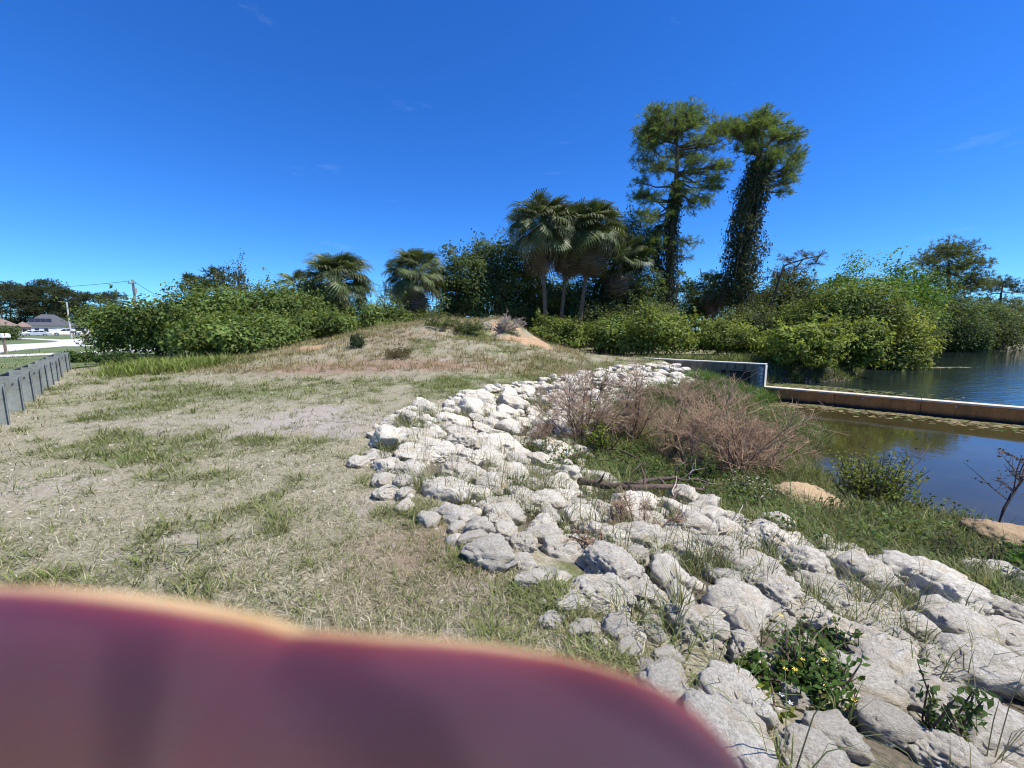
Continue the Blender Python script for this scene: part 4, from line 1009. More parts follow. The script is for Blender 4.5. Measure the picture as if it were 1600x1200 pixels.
# ------------------------------------------------------------------ limestone riprap
def rockmat(name, lo, hi, tan, lichen=0.55, scale=1.0):
    m, t, b = newmat(name); lk = t.links.new
    tcn = N(t, 'ShaderNodeTexCoord'); oi = N(t, 'ShaderNodeObjectInfo')
    vm = N(t, 'ShaderNodeVectorMath', operation='MULTIPLY_ADD'); vm.inputs[1].default_value = (scale, scale, scale)
    cb_ = N(t, 'ShaderNodeCombineXYZ')
    ml = N(t, 'ShaderNodeMath', operation='MULTIPLY'); ml.inputs[1].default_value = 37.0; lk(oi.outputs['Random'], ml.inputs[0])
    lk(ml.outputs[0], cb_.inputs[0]); lk(ml.outputs[0], cb_.inputs[1])
    lk(tcn.outputs['Object'], vm.inputs[0]); lk(cb_.outputs[0], vm.inputs[2])
    v = vm.outputs[0]
    nl = N(t, 'ShaderNodeTexNoise', Scale=1.6, Detail=6.0, Roughness=0.6); lk(v, nl.inputs['Vector'])
    nfn = N(t, 'ShaderNodeTexNoise', Scale=11.0, Detail=9.0, Roughness=0.78); lk(v, nfn.inputs['Vector'])
    ns = N(t, 'ShaderNodeTexNoise', Scale=22.0, Detail=8.0, Roughness=0.8); lk(v, ns.inputs['Vector'])
    vo = N(t, 'ShaderNodeTexVoronoi', Scale=24.0); vo.feature = 'F1'; lk(v, vo.inputs['Vector'])
    r = ramp(t, [(0.3, lo), (0.62, hi)]); lk(nfn.outputs['Fac'], r.inputs['Fac'])
    rt = ramp(t, [(0.52, 0.0), (0.72, 0.75)]); lk(nl.outputs['Fac'], rt.inputs['Fac'])
    q = N(t, 'ShaderNodeMixRGB'); lk(rt.outputs[0], q.inputs['Fac']); lk(r.outputs[0], q.inputs['Color1']); q.inputs['Color2'].default_value = (*tan, 1)
    rl = ramp(t, [(lichen, 0.0), (lichen + 0.09, 0.75)]); lk(ns.outputs['Fac'], rl.inputs['Fac'])
    n4 = N(t, 'ShaderNodeTexNoise', Scale=3.2, Detail=4.0); lk(v, n4.inputs['Vector'])
    r4 = ramp(t, [(0.38, 0.25), (0.62, 1.0)]); lk(n4.outputs['Fac'], r4.inputs['Fac'])
    mm = N(t, 'ShaderNodeMath', operation='MULTIPLY'); lk(rl.outputs[0], mm.inputs[0]); lk(r4.outputs[0], mm.inputs[1])
    q2 = N(t, 'ShaderNodeMixRGB'); lk(mm.outputs[0], q2.inputs['Fac']); lk(q.outputs[0], q2.inputs['Color1']); q2.inputs['Color2'].default_value = (0.105, 0.10, 0.09, 1)
    hv = N(t, 'ShaderNodeHueSaturation'); mr = N(t, 'ShaderNodeMapRange'); mr.inputs['To Min'].default_value = 0.82; mr.inputs['To Max'].default_value = 1.1
    lk(oi.outputs['Random'], mr.inputs['Value']); lk(mr.outputs[0], hv.inputs['Value']); lk(q2.outputs[0], hv.inputs['Color'])
    lk(hv.outputs[0], b.inputs['Base Color']); b.inputs['Roughness'].default_value = 0.92; b.inputs['Specular IOR Level'].default_value = 0.2
    ad = N(t, 'ShaderNodeMath', operation='ADD'); lk(ns.outputs['Fac'], ad.inputs[0]); lk(nfn.outputs['Fac'], ad.inputs[1])
    a2_ = N(t, 'ShaderNodeMath', operation='MULTIPLY_ADD'); lk(vo.outputs['Distance'], a2_.inputs[0]); a2_.inputs[1].default_value = 0.5; lk(ad.outputs[0], a2_.inputs[2])
    bp = N(t, 'ShaderNodeBump', Strength=0.9, Distance=0.016); lk(a2_.outputs[0], bp.inputs['Height']); lk(bp.outputs[0], b.inputs['Normal'])
    return m
M['rock'] = rockmat('weathered_limestone', (0.27, 0.245, 0.20), (0.86, 0.80, 0.665), (0.60, 0.48, 0.31), 0.545)
M['tan_rock'] = rockmat('smooth_tan_stone', (0.36, 0.25, 0.14), (0.50, 0.37, 0.22), (0.40, 0.26, 0.13), 0.66, 0.6)
def ico(sub):
    bm = bmesh.new(); bmesh.ops.create_icosphere(bm, subdivisions=sub, radius=1.0)
    V = np.array([v.co[:] for v in bm.verts]); F = np.array([[v.index for v in f.verts] for f in bm.faces]); bm.free(); return V, F
ICO = {k: ico(k) for k in (1, 2, 3, 4, 5)}
def rock_mesh(seed, sub, mat, rough=1.0, cuts=12, name='rock', soft=.92):
    """boulder of about unit radius: worn flat faces, lumps, clefts and pits"""
    r = np.random.default_rng(seed); V, F = ICO[sub]; V = V.copy()
    s = r.uniform(-50, 50, 3)
    V = V * (1 + .18 * (fbm(V[:, 0] * .9 + s[0], V[:, 1] * .9 + s[1], V[:, 2] * .9 + s[2], 2, seed) - .5))[:, None]
    nn = sph(r, cuts); dd = r.uniform(.52, .88, cuts)
    for n_, d_ in zip(nn, dd):
        e = V @ n_ - d_; e = np.where(e > 0, e * soft, 0); V = V - e[:, None] * n_
    L_ = np.linalg.norm(V, axis=1); U = V / L_[:, None]
    q = V * 1.7 + s
    a = fbm(q[:, 0], q[:, 1], q[:, 2], 4, seed + 3); q2 = V * 5.5 + s; b_ = fbm(q2[:, 0], q2[:, 1], q2[:, 2], 3, seed + 7, .6)
    rid = np.abs(fbm(q[:, 0] * .8, q[:, 1] * .8, q[:, 2] * 1.6, 3, seed + 11) - .5)
    q3 = V * 15 + s; c3 = fbm(q3[:, 0], q3[:, 1], q3[:, 2], 2, seed + 13, .6) if sub >= 4 else .5
    cleft = -.10 * np.exp(-(rid / .03) ** 2)
    V = V + U * (rough * (.42 * (a - .5) + .27 * (b_ - .5) + .15 * (c3 - .5) + cleft))[:, None]
    V = V / np.percentile(np.linalg.norm(V, axis=1), 80)
    return mesh(name, V, F, mat, smooth=True)
RN = [rock_mesh(500 + k, 5 if k < 10 else 4, M['rock'], 1.05, 8, soft=.8) for k in range(20)]
RF = [rock_mesh(540 + k, 4, M['rock'], 1.0) for k in range(16)]
RL = [rock_mesh(570 + k, 3, M['rock'], 1.0) for k in range(8)]
near = [(815, 845, 50, 50), (850, 823, 60, 42), (880, 858, 64, 48), (902, 826, 34, 30), (945, 836, 78, 46), (1000, 842, 100, 46), (955, 888, 120, 56), (940, 925, 120, 70), (1045, 892, 84, 90),
        (1085, 972, 112, 88), (1020, 990, 42, 34), (1045, 1026, 50, 52), (1165, 1020, 80, 64), (1150, 945, 120, 66), (1180, 892, 110, 50), (1120, 862, 100, 46), (1085, 824, 70, 34), (1130, 826, 50, 44),
        (1215, 858, 96, 28), (1060, 850, 70, 34), (855, 895, 44, 34), (862, 970, 44, 24), (930, 1008, 30, 22), (1255, 893, 120, 46), (1200, 925, 130, 52), (1345, 905, 140, 50), (1440, 925, 160, 46), (1330, 962, 130, 42), (1418, 980, 76, 76),
        (1340, 1015, 160, 60), (1400, 1062, 150, 66), (1500, 985, 130, 50), (1570, 965, 100, 46), (1520, 1050, 170, 66), (1385, 1130, 110, 80), (1465, 1105, 140, 76), (1540, 1150, 170, 90), (1600, 1070, 120, 70),
        (1262, 1186, 130, 44), (1265, 960, 90, 44), (1235, 1000, 70, 40), (1290, 930, 90, 40), (1600, 1010, 90, 50), (1480, 1190, 120, 60), (1300, 1100, 70, 36), (1560, 905, 80, 30), (1240, 1090, 50, 30), (1420, 890, 70, 26), (1130, 905, 60, 40), (1500, 945, 70, 34), (1620, 1180, 120, 90),
        (790, 805, 66, 36), (835, 790, 60, 34), (770, 760, 70, 42), (700, 770, 84, 36), (720, 745, 76, 32), (640, 740, 60, 18), (560, 725, 40, 14), (612, 722, 26, 20), (584, 707, 26, 18), (640, 690, 34, 30), (605, 772, 44, 20), (632, 790, 34, 22), (690, 712, 62, 36), (722, 690, 56, 40), (665, 660, 40, 26), (640, 655, 40, 22), (678, 800, 30, 18), (730, 800, 36, 16), (780, 812, 60, 34), (760, 700, 60, 30), (800, 740, 60, 40), (735, 720, 60, 36)]
NEARLAB = {2: 'rock with a tan right half among the pale boulders by the upper grass edge', 3: 'small round grey rock between larger pale boulders', 8: 'upright blocky pale boulder above the wide sloping one', 9: 'wide sloping pale boulder below the upright block', 7: 'wide grey white slab at the grass edge left of the upright block',
           10: 'small pale stone at the grass edge, upper of the two above the fingertip', 11: 'squarish pale stone at the grass edge, lower of the two above the fingertip', 12: 'lone rounded white boulder above the yellow flowered weeds', 28: 'rounded grey boulder with a dark left side in the lower right slope',
           38: 'flat half buried slab at the bottom edge right of the fingertip', 34: 'rounded white boulder right of the yellow flowered weeds', 16: 'shaded boulder under the fallen branches, left one', 17: 'upright shaded boulder under the fallen branches, right one',
           18: 'long low dark sided slab between the branches and the bank grass', 56: 'flat white stone lying furthest out on the lawn at left', 36: 'large pale boulder at the bottom right corner'}
RG = 'limestone riprap rocks lining the bank'
PL = []       # placed rocks x, y, r
def project(x, y, z):
    cp, sp = math.cos(PITCH), math.sin(PITCH); q = z - CAM_Z; f = y * cp - q * sp; return 800 + FPX * x / f, 600 - FPX * (y * sp + q * cp) / f
LAND = [(q[:2], hit(*q)[:2], nm) for q, nm in (((1262, 1085), 'yellow flowered weeds'), ((1480, 1165), 'bottom corner leafy stems'), ((1555, 962), 'small weed on the boulder ridge'), ((1030, 785), 'fallen branches'), ((905, 700), 'left dead brush'),
        ((845, 712), 'pale green weed patch'), ((800, 770), 'leafy weed in the rocks'), ((940, 614), 'small far shrub'), ((1050, 588), 'dark plant by the headwall'), ((1000, 1060), 'edge of the fingertip'), ((925, 868), 'low grey dry weed'), ((1290, 812), 'left tan boulder'), ((1600, 905), 'bright right edge plant'))]
def zone_label(x, y, d, r):
    sz = 'small' if r < .17 else 'medium' if r < .25 else 'big' if r < .33 else 'huge'
    u, v = project(x, y, gz1(x, y)); p, w_, nm = min(LAND, key=lambda l: math.hypot(l[0][0] - u, (l[0][1] - v) * 1.3))
    du, dv = u - p[0], v - p[1]
    side = ('just ' if math.hypot(du, dv) < 75 else 'well ' if math.hypot(du, dv) > 150 else '') + (('left of' if du < 0 else 'right of') if abs(du) > abs(dv) * 1.2 else ('behind' if dv < 0 else 'in front of'))
    if d < .12: return sz + ' half-buried rock at grass edge, ' + side + ' the ' + nm
    row = 'upper' if d < 1.15 else 'middle' if d < 2.2 else 'lower'
    return sz + ' pale rock, ' + row + ' rows, ' + side + ' the ' + nm
nrock = 0
def put_rock(me, x, y, r, asp, squash, sink, rz, label, z=None):
    global nrock
    e = .25; z0 = gz1(x, y); sx_ = (gz1(x + e, y) - gz1(x - e, y)) / (2 * e); sy_ = (gz1(x, y + e) - gz1(x, y - e)) / (2 * e)
    nrm = Vector((-sx_, -sy_, 1)).normalized(); Q = Vector((0, 0, 1)).rotation_difference(nrm)
    o = link('rock', me, None, (x, y, z0 + r * squash * sink))
    o.rotation_mode = 'QUATERNION'; o.rotation_quaternion = Q @ Matrix.Rotation(rz, 3, 'Z').to_quaternion() @ Matrix.Rotation(random.uniform(-.22, .22), 3, 'X').to_quaternion()
    o.scale = (r * asp, r / asp, r * squash); nrock += 1
    return tag(o, label, 'rock', RG)
for k, (u, v, wp, hp) in enumerate(near):
    x, y, z = hit(u, v + hp * .18); R_ = math.sqrt(x * x + y * y + (1.6 - z) ** 2); r = wp / FPX * math.hypot(1, (u - 800) / FPX * .35) * (y * math.cos(PITCH) + (1.6 - z) * math.sin(PITCH)) / 2
    lat = r * (.95 if wp < 100 else .84); PL.append((x, y, lat * .95))
    flatk = float(np.clip(hp / wp, .4, .95)); lab = NEARLAB.get(k) or zone_label(x, y, float(sdist(np.array([x]), np.array([y]))[0]), lat)
    put_rock(RN[(k * 7) % len(RN)], x, y, lat, random.uniform(1.0, 1.15), .5 + .36 * flatk, .22, random.uniform(0, PI), lab)
r_ = np.random.default_rng(77); cand = 0
xs = r_.uniform(-3.2, 9.2, 16000); ys = r_.uniform(1.0, 21.5, 16000); ds = sdist(xs, ys)
sw = xs * WN[0] + ys * WN[1]; vis = (np.abs(xs) < 1.32 * ys + 1.2)
wid = np.interp(ys, [2, 5, 9, 13, 17, 21], [4.2, 3.9, 2.9, 2.3, 2.2, 2.2])
okm = (ds > -.12) & (ds < wid) & (sw < WS - .25) & vis
along = (xs - W0[0]) * WD[0] + (ys - W0[1]) * WD[1]
okm &= ~((sw > WS - 1.2) & (along > -2.4))
pile = [hit(u_, 782)[:2] for u_ in (940, 985, 1030, 1075, 1115)]
spec = []
for x, y, d in zip(xs[okm], ys[okm], ds[okm]):
    if min(math.hypot(x - p[0], y - p[1]) for p in pile) < .34: continue
    r = float(np.clip(r_.normal(.235, .075), .10, .42)) * (0.68 if d < .15 else 1.0)
    if y < 4.6: r = min(r * .75, .17)
    if any((x - a) ** 2 + (y - b_) ** 2 < ((r + c_) * .75) ** 2 for a, b_, c_ in PL): continue
    PL.append((x, y, r)); spec.append((x, y, d, r))
spec.sort(key=lambda s_: -s_[3] / math.hypot(s_[0], s_[1]))
for x, y, d, r in spec[:310 - nrock]:
    me = RN[int(r_.integers(10, 20))] if y < 4.5 else RF[int(r_.integers(0, len(RF)))]
    put_rock(me, x, y, r * 1.1, r_.uniform(1.0, 1.3), r_.uniform(.5, .8), r_.uniform(.08, .36), r_.uniform(0, PI), zone_label(x, y, d, r))
Vs, Fs, nn_ = [], [], 0
for x, y, d, r in spec[310 - nrock if nrock < 310 else 310 - len(near):]:
    me = RL[int(r_.integers(0, 8))]; V = np.empty(len(me.vertices) * 3, np.float32); me.vertices.foreach_get('co', V); V = V.reshape(-1, 3)
    a = r_.uniform(0, PI); q = r_.uniform(1, 1.3); V = V * np.array([r * 1.1 * q, r * 1.1 / q, r * r_.uniform(.55, .85)])
    V = np.stack([V[:, 0] * math.cos(a) - V[:, 1] * math.sin(a) + x, V[:, 0] * math.sin(a) + V[:, 1] * math.cos(a) + y, V[:, 2] + gz1(x, y) + r * .2], 1)
    Vs.append(V); Fs.append(ICO[3][1] + nn_); nn_ += len(V)
if Vs: tag(link('riprap', mesh('riprap', np.concatenate(Vs), np.concatenate(Fs), M['rock'], smooth=True)), kind='stuff')
print('rocks', nrock, len(spec))
# rubble and small stones in the gaps
def stones(n, name, xr, yr, rr, mask, seed, mat):
    r = np.random.default_rng(seed); x = r.uniform(*xr, n); y = r.uniform(*yr, n); k = mask(x, y); x, y = x[k], y[k]; n = len(x); z = gz(x, y)
    V0, F0 = ICO[1]; s = r.uniform(*rr, n)
    A = V0[None] * (1 + r.normal(size=(n, len(V0), 1)) * .16) * (s[:, None] * np.stack([r.uniform(.8, 1.4, n), r.uniform(.7, 1.2, n), r.uniform(.4, .8, n)], 1))[:, None, :]
    a = r.uniform(0, 2 * PI, n); ca, sa = np.cos(a)[:, None], np.sin(a)[:, None]
    X = A[:, :, 0] * ca - A[:, :, 1] * sa; Y = A[:, :, 0] * sa + A[:, :, 1] * ca
    V = np.stack([X + x[:, None], Y + y[:, None], A[:, :, 2] + (z + s * .15)[:, None]], 2)
    F = (F0[None] + (np.arange(n) * len(V0))[:, None, None]).reshape(-1, 3)
    return tag(link(name, mesh(name, V.reshape(-1, 3), F, mat, smooth=True)), kind='stuff')
stones(3400, 'rubble', (-2.8, 7), (1.0, 20), (.02, .085), lambda x, y: (sdist(x, y) > -.15) & (sdist(x, y) < 3.4) & (x * WN[0] + y * WN[1] < WS - .3), 81, M['rock'])
stones(900, 'pebbles', (-9, 1.2), (1.6, 9), (.006, .022), lambda x, y: sdist(x, y) < 0, 82, M['rock'])
# smooth tan boulders at the water's edge
for (u, v, wp, lab, sd_) in ((1258, 792, 112, 'smooth tan boulder at the water beside the dead brush', 1), (1580, 856, 135, 'smooth tan boulder at the water by the right edge', 2), (1225, 820, 44, 'small brown flat stone below the smooth tan boulder', 3)):
    x, y, z = hit(u, v); r = wp / FPX * y / 2
    o = link('boulder', rock_mesh(590 + sd_, 5, M['tan_rock'], .5, 7, 'boulder'), None, (x, y, z + r * .22), (0, .05, .4 * sd_), (r * 1.05, r * .85, r * .48)); tag(o, lab, 'boulder')

# ------------------------------------------------------------------ grass
def blades(P, az, lean, ln, wd, c, seed, curl=.5):
    """arching grass blades: base points P, azimuth, lean from upright, length, width"""
    r = np.random.default_rng(seed); n = len(P)
    d = np.stack([np.cos(az), np.sin(az), np.zeros(n)], 1); s = np.stack([-np.sin(az), np.cos(az), np.zeros(n)], 1); up = np.array([0, 0, 1.0])
    l1 = lean; l2 = np.minimum(lean + curl * r.uniform(.4, 1.3, n), 1.75)
    m_ = P + (d * np.sin(l1)[:, None] + up * np.cos(l1)[:, None]) * (ln * .55)[:, None]
    t_ = m_ + (d * np.sin(l2)[:, None] + up * np.cos(l2)[:, None]) * (ln * .5)[:, None]
    w_ = (wd / 2)[:, None]
    V = np.stack([P - s * w_, P + s * w_, m_ - s * w_ * .8, m_ + s * w_ * .8, t_], 1).reshape(-1, 3)
    b_ = (np.arange(n) * 5)[:, None, None]; F = (b_ + np.array([[0, 1, 3], [0, 3, 2], [2, 3, 4]])[None]).reshape(-1, 3)
    return V, F, np.repeat(c, 5, 0)
def grass_obj(name, parts_):
    V, F, C = [], [], []; n = 0
    for v, f, c in parts_: V.append(v); F.append(f + n); C.append(c); n += len(v)
    return tag(link(name, mesh(name, np.concatenate(V), np.concatenate(F), M['blade'], np.concatenate(C))), kind='stuff')
def scatter(n, r0, r1, seed, a0=-58, a1=58):
    r = np.random.default_rng(seed); q = r0 * (r1 / r0) ** r.random(n); a = np.radians(r.uniform(a0, a1, n)); return q * np.sin(a), q * np.cos(a), q, r
STRAW = np.array([[.47, .43, .29], [.36, .33, .21], [.60, .55, .41], [.25, .215, .145], [.40, .37, .25]])
x, y, q, r = scatter(150000, 1.3, 40, 91); d = sdist(x, y)
k = (d < .15) & (r.random(len(x)) > .55 * f_bare(x, y)) & (r.random(len(x)) > .95 * f_sand(x, y)) & ((y > 1.0)); x, y, q = x[k], y[k], q[k]; n = len(x)
c = STRAW[r.integers(0, 5, n)] * r.uniform(.7, 1.2, (n, 1)); fr = f_red(x, y)[:, None]; c = c * (1 - fr * .6) + fr * .6 * np.array([[.30, .19, .14]]) * r.uniform(.6, 1.3, (n, 1))
size = 1 + .09 * np.maximum(q - 5, 0)
P = np.stack([x, y, gz(x, y) + r.uniform(0, .012, n)], 1)
straw = blades(P, r.uniform(0, 2 * PI, n), r.uniform(.9, 1.55, n), r.uniform(.03, .10, n) * size, r.uniform(.002, .0042, n) * size, c, 92, .3)
k2 = r.random(n) < .2
straw2 = blades(P[k2], r.uniform(0, 2 * PI, k2.sum()), r.uniform(.1, .9, k2.sum()), r.uniform(.03, .09, k2.sum()) * size[k2], r.uniform(.002, .004, k2.sum()) * size[k2], c[k2], 93, .6)
grass_obj('dry_grass', [straw, straw2])
def tufts(x, y, nb, r, ln, wd, lean, base, var=.3, spread=.03, size=None, yellow=.2, curl=.7):
    n = len(x); k = np.repeat(np.arange(n), nb); m_ = len(k); az = r.uniform(0, 2 * PI, m_); sp = spread * np.sqrt(r.random(m_)); s = np.ones(n) if size is None else size
    ts = r.uniform(.65, 1.3, n) * s
    X = x[k] + np.cos(az) * sp * ts[k]; Y = y[k] + np.sin(az) * sp * ts[k]; P = np.stack([X, Y, gz(X, Y) - .005], 1)
    tone = r.uniform(1 - var, 1 + var, n)[k] * r.uniform(.75, 1.25, m_)
    c = np.array(base)[None] * tone[:, None]; yl = ((r.random(m_) < yellow) * r.uniform(.3, 1, m_))[:, None]; c = c * (1 - yl) + yl * np.array([[.30, .27, .13]]) * r.uniform(.7, 1.2, (m_, 1))
    return blades(P, az + r.normal(size=m_) * .5, r.uniform(*lean, m_), r.uniform(*ln, m_) * ts[k], r.uniform(*wd, m_) * np.sqrt(ts[k] * s[k]), c, int(r.integers(1e6)), curl)
x, y, q, r = scatter(64000, 1.4, 45, 95); d = sdist(x, y); g = f_green(x, y)
k = (d < .1) & (r.random(len(x)) < (.20 + .8 * g ** 1.5)) & (r.random(len(x)) > 1.3 * f_sand(x, y)) & (y > 1.1); x, y, q = x[k], y[k], q[k]
size = 1 + .085 * np.maximum(q - 4, 0)
size = size * np.where(g[k] > .3, 1.0, r.uniform(.45, .85, len(x)))
g1 = tufts(x, y, 11, r, (.05, .15), (.004, .0085), (.5, 1.45), (.125, .155, .045), .35, .05, size, .3)
tx, ty = r.uniform(-15.2, -11.2, 900), r.uniform(13.6, 17.6, 900); kk = r.random(900) < np.exp(-((tx + 13) / 1.5) ** 2 - ((ty - 15.4) / 1.3) ** 2)
g2 = tufts(tx[kk], ty[kk], 22, r, (.25, .55), (.012, .024), (.1, .8), (.19, .25, .055), .25, .12, None, .15)
tx, ty = r.uniform(-13, 3.5, 7000), r.uniform(13.5, 26, 7000); kk = (r.random(7000) < .3 + .6 * sstep(.45, .7, fbm(tx * .7, ty * .7, seed=88, oct=3))) & (sdist(tx, ty) < -.2) & (r.random(7000) > 1.4 * f_sand(tx, ty))
g7 = tufts(tx[kk], ty[kk], 10, r, (.10, .32), (.010, .018), (.1, 1.1), (.27, .22, .12), .35, .12, None, .45)
grass_obj('green_grass', [g1, g2, g7])
print('tufts', len(x))
# weeds and grass in the joints of the rocks and over the lower bank
xs, ys = r.uniform(-3, 9.5, 26000), r.uniform(1.0, 19, 26000); ds = sdist(xs, ys); sw = xs * WN[0] + ys * WN[1]; vis = (np.abs(xs) < 1.32 * ys + .6) & (sw < WS - .2)
pk = vis & (ds > 0) & (ds < 4.0) & (r.random(26000) < .5 * sstep(.45, .7, fbm(xs * 1.3, ys * 1.3, seed=61, oct=3)) + .03)
g3 = tufts(xs[pk], ys[pk], 16, r, (.12, .38), (.004, .008), (.1, 1.0), (.105, .135, .05), .35, .05, None, .35)
pk2 = vis & (ds > .4) & (ds < 3.6) & (ys < 9) & (r.random(26000) < .02)
g3b = tufts(xs[pk2], ys[pk2], 9, r, (.3, .55), (.003, .006), (.05, .5), (.20, .175, .11), .3, .04, None, .6, .35)
grass_obj('rock_joint_grass', [g3, g3b])
lowd = np.interp(ys, [2, 5, 9, 13, 17], [4.0, 3.6, 2.5, 2.0, 2.0])
wet = gz(xs, ys) > Z_LOW - .06
pk = vis & (ds > lowd) & wet & (r.random(26000) < .9)
hgt = .6 + .9 * fbm(xs * .7, ys * .7, seed=67, oct=2)
ex, ey = W0[0] + WD[0] * r.uniform(-2.2, .6, 420), None
al = r.uniform(-2.6, .5, 420); ac = r.uniform(-2.2, -.15, 420); ex = W0[0] + WD[0] * al + WN[0] * ac; ey = W0[1] + WD[1] * al + WN[1] * ac
g5 = tufts(ex, ey, 22, r, (.3, .6), (.012, .022), (.1, .9), (.10, .175, .035), .25, .12, None, .08)
ux, uy = r.uniform(7.5, 30, 9000), r.uniform(17.5, 34, 9000); du = sdist(ux, uy); us = ux * WN[0] + uy * WN[1]; ku = (du > -1.6) & (du < 1.2) & (us > WS + .5)
g6 = tufts(ux[ku], uy[ku], 18, r, (.2, .5), (.014, .026), (.1, 1.1), (.11, .15, .04), .35, .14, None, .2)
pw = vis & (ds > lowd - .1) & wet & (fbm(xs * .9 + 3, ys * .9, seed=69, oct=3) > .50)
pw &= r.random(26000) < .2
for u_, v_, q_ in ((1030, 785, .75), (1258, 790, .75), (1580, 850, .8), (960, 790, .5)):
    x_, y_, _z = hit(u_, v_); pw &= np.hypot(xs - x_, ys - y_) > q_
    pk &= np.hypot(xs - x_, ys - y_) > q_ * .8
g4 = tufts(xs[pk], ys[pk], 18, r, (.12, .38), (.006, .012), (.1, 1.1), (.125, .16, .05), .45, .11, hgt[pk], .38)
grass_obj('bank_grass', [g4, g5, g6])
def leaf_carpet(name, xs, ys, per, hmax, ln, base, seed, yellow=.15):
    r = np.random.default_rng(seed); k = np.repeat(np.arange(len(xs)), per); n = len(k); hh = r.uniform(.3, 1, len(xs))[k] * hmax
    x = xs[k] + r.normal(size=n) * .10; y = ys[k] + r.normal(size=n) * .10; z = gz(x, y) + hh * r.random(n) ** .8 + .01
    V, F, c = leaf_cloud(np.stack([x, y, z], 1), r.normal(size=(n, 3)) * .6 + [0, 0, .8], ln, ln * .42, base, .35, yellow, seed + 1)
    return tag(link(name, mesh(name, V, F, M['leaf'], c * np.repeat(r.uniform(.6, 1.4, len(xs))[k], 4)[:, None])), kind='stuff')
leaf_carpet('bank_weeds', xs[pw], ys[pw], 26, .42, .075, (.095, .145, .04), 97)
# floating scum along the weir and near the shrubs
def flakes(pts, z, name, base, seed, s=(.03, .14)):
    r = np.random.default_rng(seed); n = len(pts); a = r.uniform(0, 2 * PI, n); sz = r.uniform(*s, n); K = 6; V = []
    ang = a[:, None] + np.arange(K)[None] * 2 * PI / K; rad = sz[:, None] * r.uniform(.5, 1.1, (n, K)); st = np.array([1.0, .55])
    X = pts[:, 0][:, None] + np.cos(ang) * rad; Y = pts[:, 1][:, None] + np.sin(ang) * rad * .8; Zc = np.full_like(X, z) + r.uniform(.003, .014, (n, 1))
    V = np.stack([X, Y, Zc], 2).reshape(-1, 3); F = np.arange(n * K).reshape(n, K)
    c = np.array(base)[None] * r.uniform(.5, 1.5, (n, 1)) ; kk = r.random(n) < .3; c[kk] = np.array([.10, .13, .03]) * r.uniform(.7, 1.3, (kk.sum(), 1))
    return tag(link(name, mesh(name, V, F, M['blade'], np.repeat(c, K, 0))), kind='stuff')
n = 2600; al = r.uniform(-.5, 13, n); ac = -.12 - np.abs(r.normal(size=n)) * .33 - .25 * (vnoise(al * .9, al * 0, seed=3) > .5) * r.random(n) - 1.1 * (al < 1.6) * r.random(n) - .4 * (r.random(n) < .15) * r.random(n) * 3
flakes(np.stack([W0[0] + WD[0] * al + WN[0] * ac, W0[1] + WD[1] * al + WN[1] * ac], 1), Z_LOW, 'floating_debris', (.26, .205, .11), 71)
n = 900; al = np.abs(r.normal(size=n)) * 2.2 - .2; ac = .7 + r.random(n) * 2.0
flakes(np.stack([W0[0] + WD[0] * al + WN[0] * ac, W0[1] + WD[1] * al + WN[1] * ac], 1), Z_UP, 'floating_weed', (.20, .20, .09), 72)
n = 160; tt = r.random(n); p0 = np.array([26.5, 28.0]); p1 = np.array([32.0, 28.6])
flakes(p0 + (p1 - p0) * tt[:, None] + r.normal(size=(n, 2)) * .22, Z_UP, 'floating_weed', (.34, .31, .2), 73, (.05, .22))

# ------------------------------------------------------------------ dead brush, branches, weeds on the bank
def brush(label, u, v, H, W, seed, mat, n0=13, group='dead brush on the canal bank', thin=1.0, levels=(5, 5, 3), Dp=None):
    r = np.random.default_rng(seed); x, y, z = hit(u, v); Dp = W * .8 if Dp is None else Dp
    t = thing('dead_shrub', label, 'dead shrub', (x, y, z), 0, group)
    A, B, RA, RB = [], [], [], []; lev = []
    cur = []
    for k in range(n0):
        a = r.uniform(0, 2 * PI); q0 = r.uniform(.1, .75); e = np.array([math.cos(a) * W * q0, math.sin(a) * Dp * q0, H * r.uniform(.35, 1.0) * (1.05 - .5 * q0)])
        s = np.array([r.uniform(-.12, .12), r.uniform(-.12, .12), -.08]); m_ = s + (e - s) * .5 + r.normal(size=3) * .07
        for p, q_, ra, rb in ((s, m_, .017, .012), (m_, e, .012, .006)): A.append(p); B.append(q_); RA.append(ra * thin); RB.append(rb * thin); lev.append(0)
        cur += [(s, m_), (m_, e), (m_, e)]
    for li, nb in enumerate(levels):
        nxt = []; sc = H * (.34, .19, .10)[li]
        for s, e in cur:
            d = unit(e - s)
            for j in range(nb if r.random() < .8 else nb // 2):
                f = r.uniform(.15, 1); o = s + (e - s) * f; g = unit(d + r.normal(size=3) * .75 + np.array([0, 0, .12])); q_ = o + g * sc * r.uniform(.5, 1.25)
                rad = (.0062, .0042, .0030)[li] * thin; A.append(o); B.append(q_); RA.append(rad); RB.append(rad * .6); nxt.append((o, q_)); lev.append(li + 1)
        cur = nxt if len(nxt) < 1300 else [nxt[i] for i in r.choice(len(nxt), 1300, replace=False)]
    A, B, RA, RB, lev = map(np.array, (A, B, RA, RB, lev))
    for nm_, sel in (('stems', lev == 0), ('branches', lev == 1), ('twigs', lev > 1)):
        V, F = segs_mesh(A[sel], B[sel], RA[sel], RB[sel]); link(nm_[:-1] if nm_ != 'branches' else 'branch', mesh(nm_, V, F, M['driftwood'] if nm_ == 'stems' and thin < 1.5 else mat), t)
    for ch in t.children: ch['kind'] = 'stuff'
    return t
brush('greyish brown dead brush mound, left one beside the far rocks', 905, 695, 1.6, 1.4, 701, M['twig'])
brush('brown dead brush behind the yellow green vine, left of centre', 985, 690, 1.65, 1.5, 702, M['twig'])
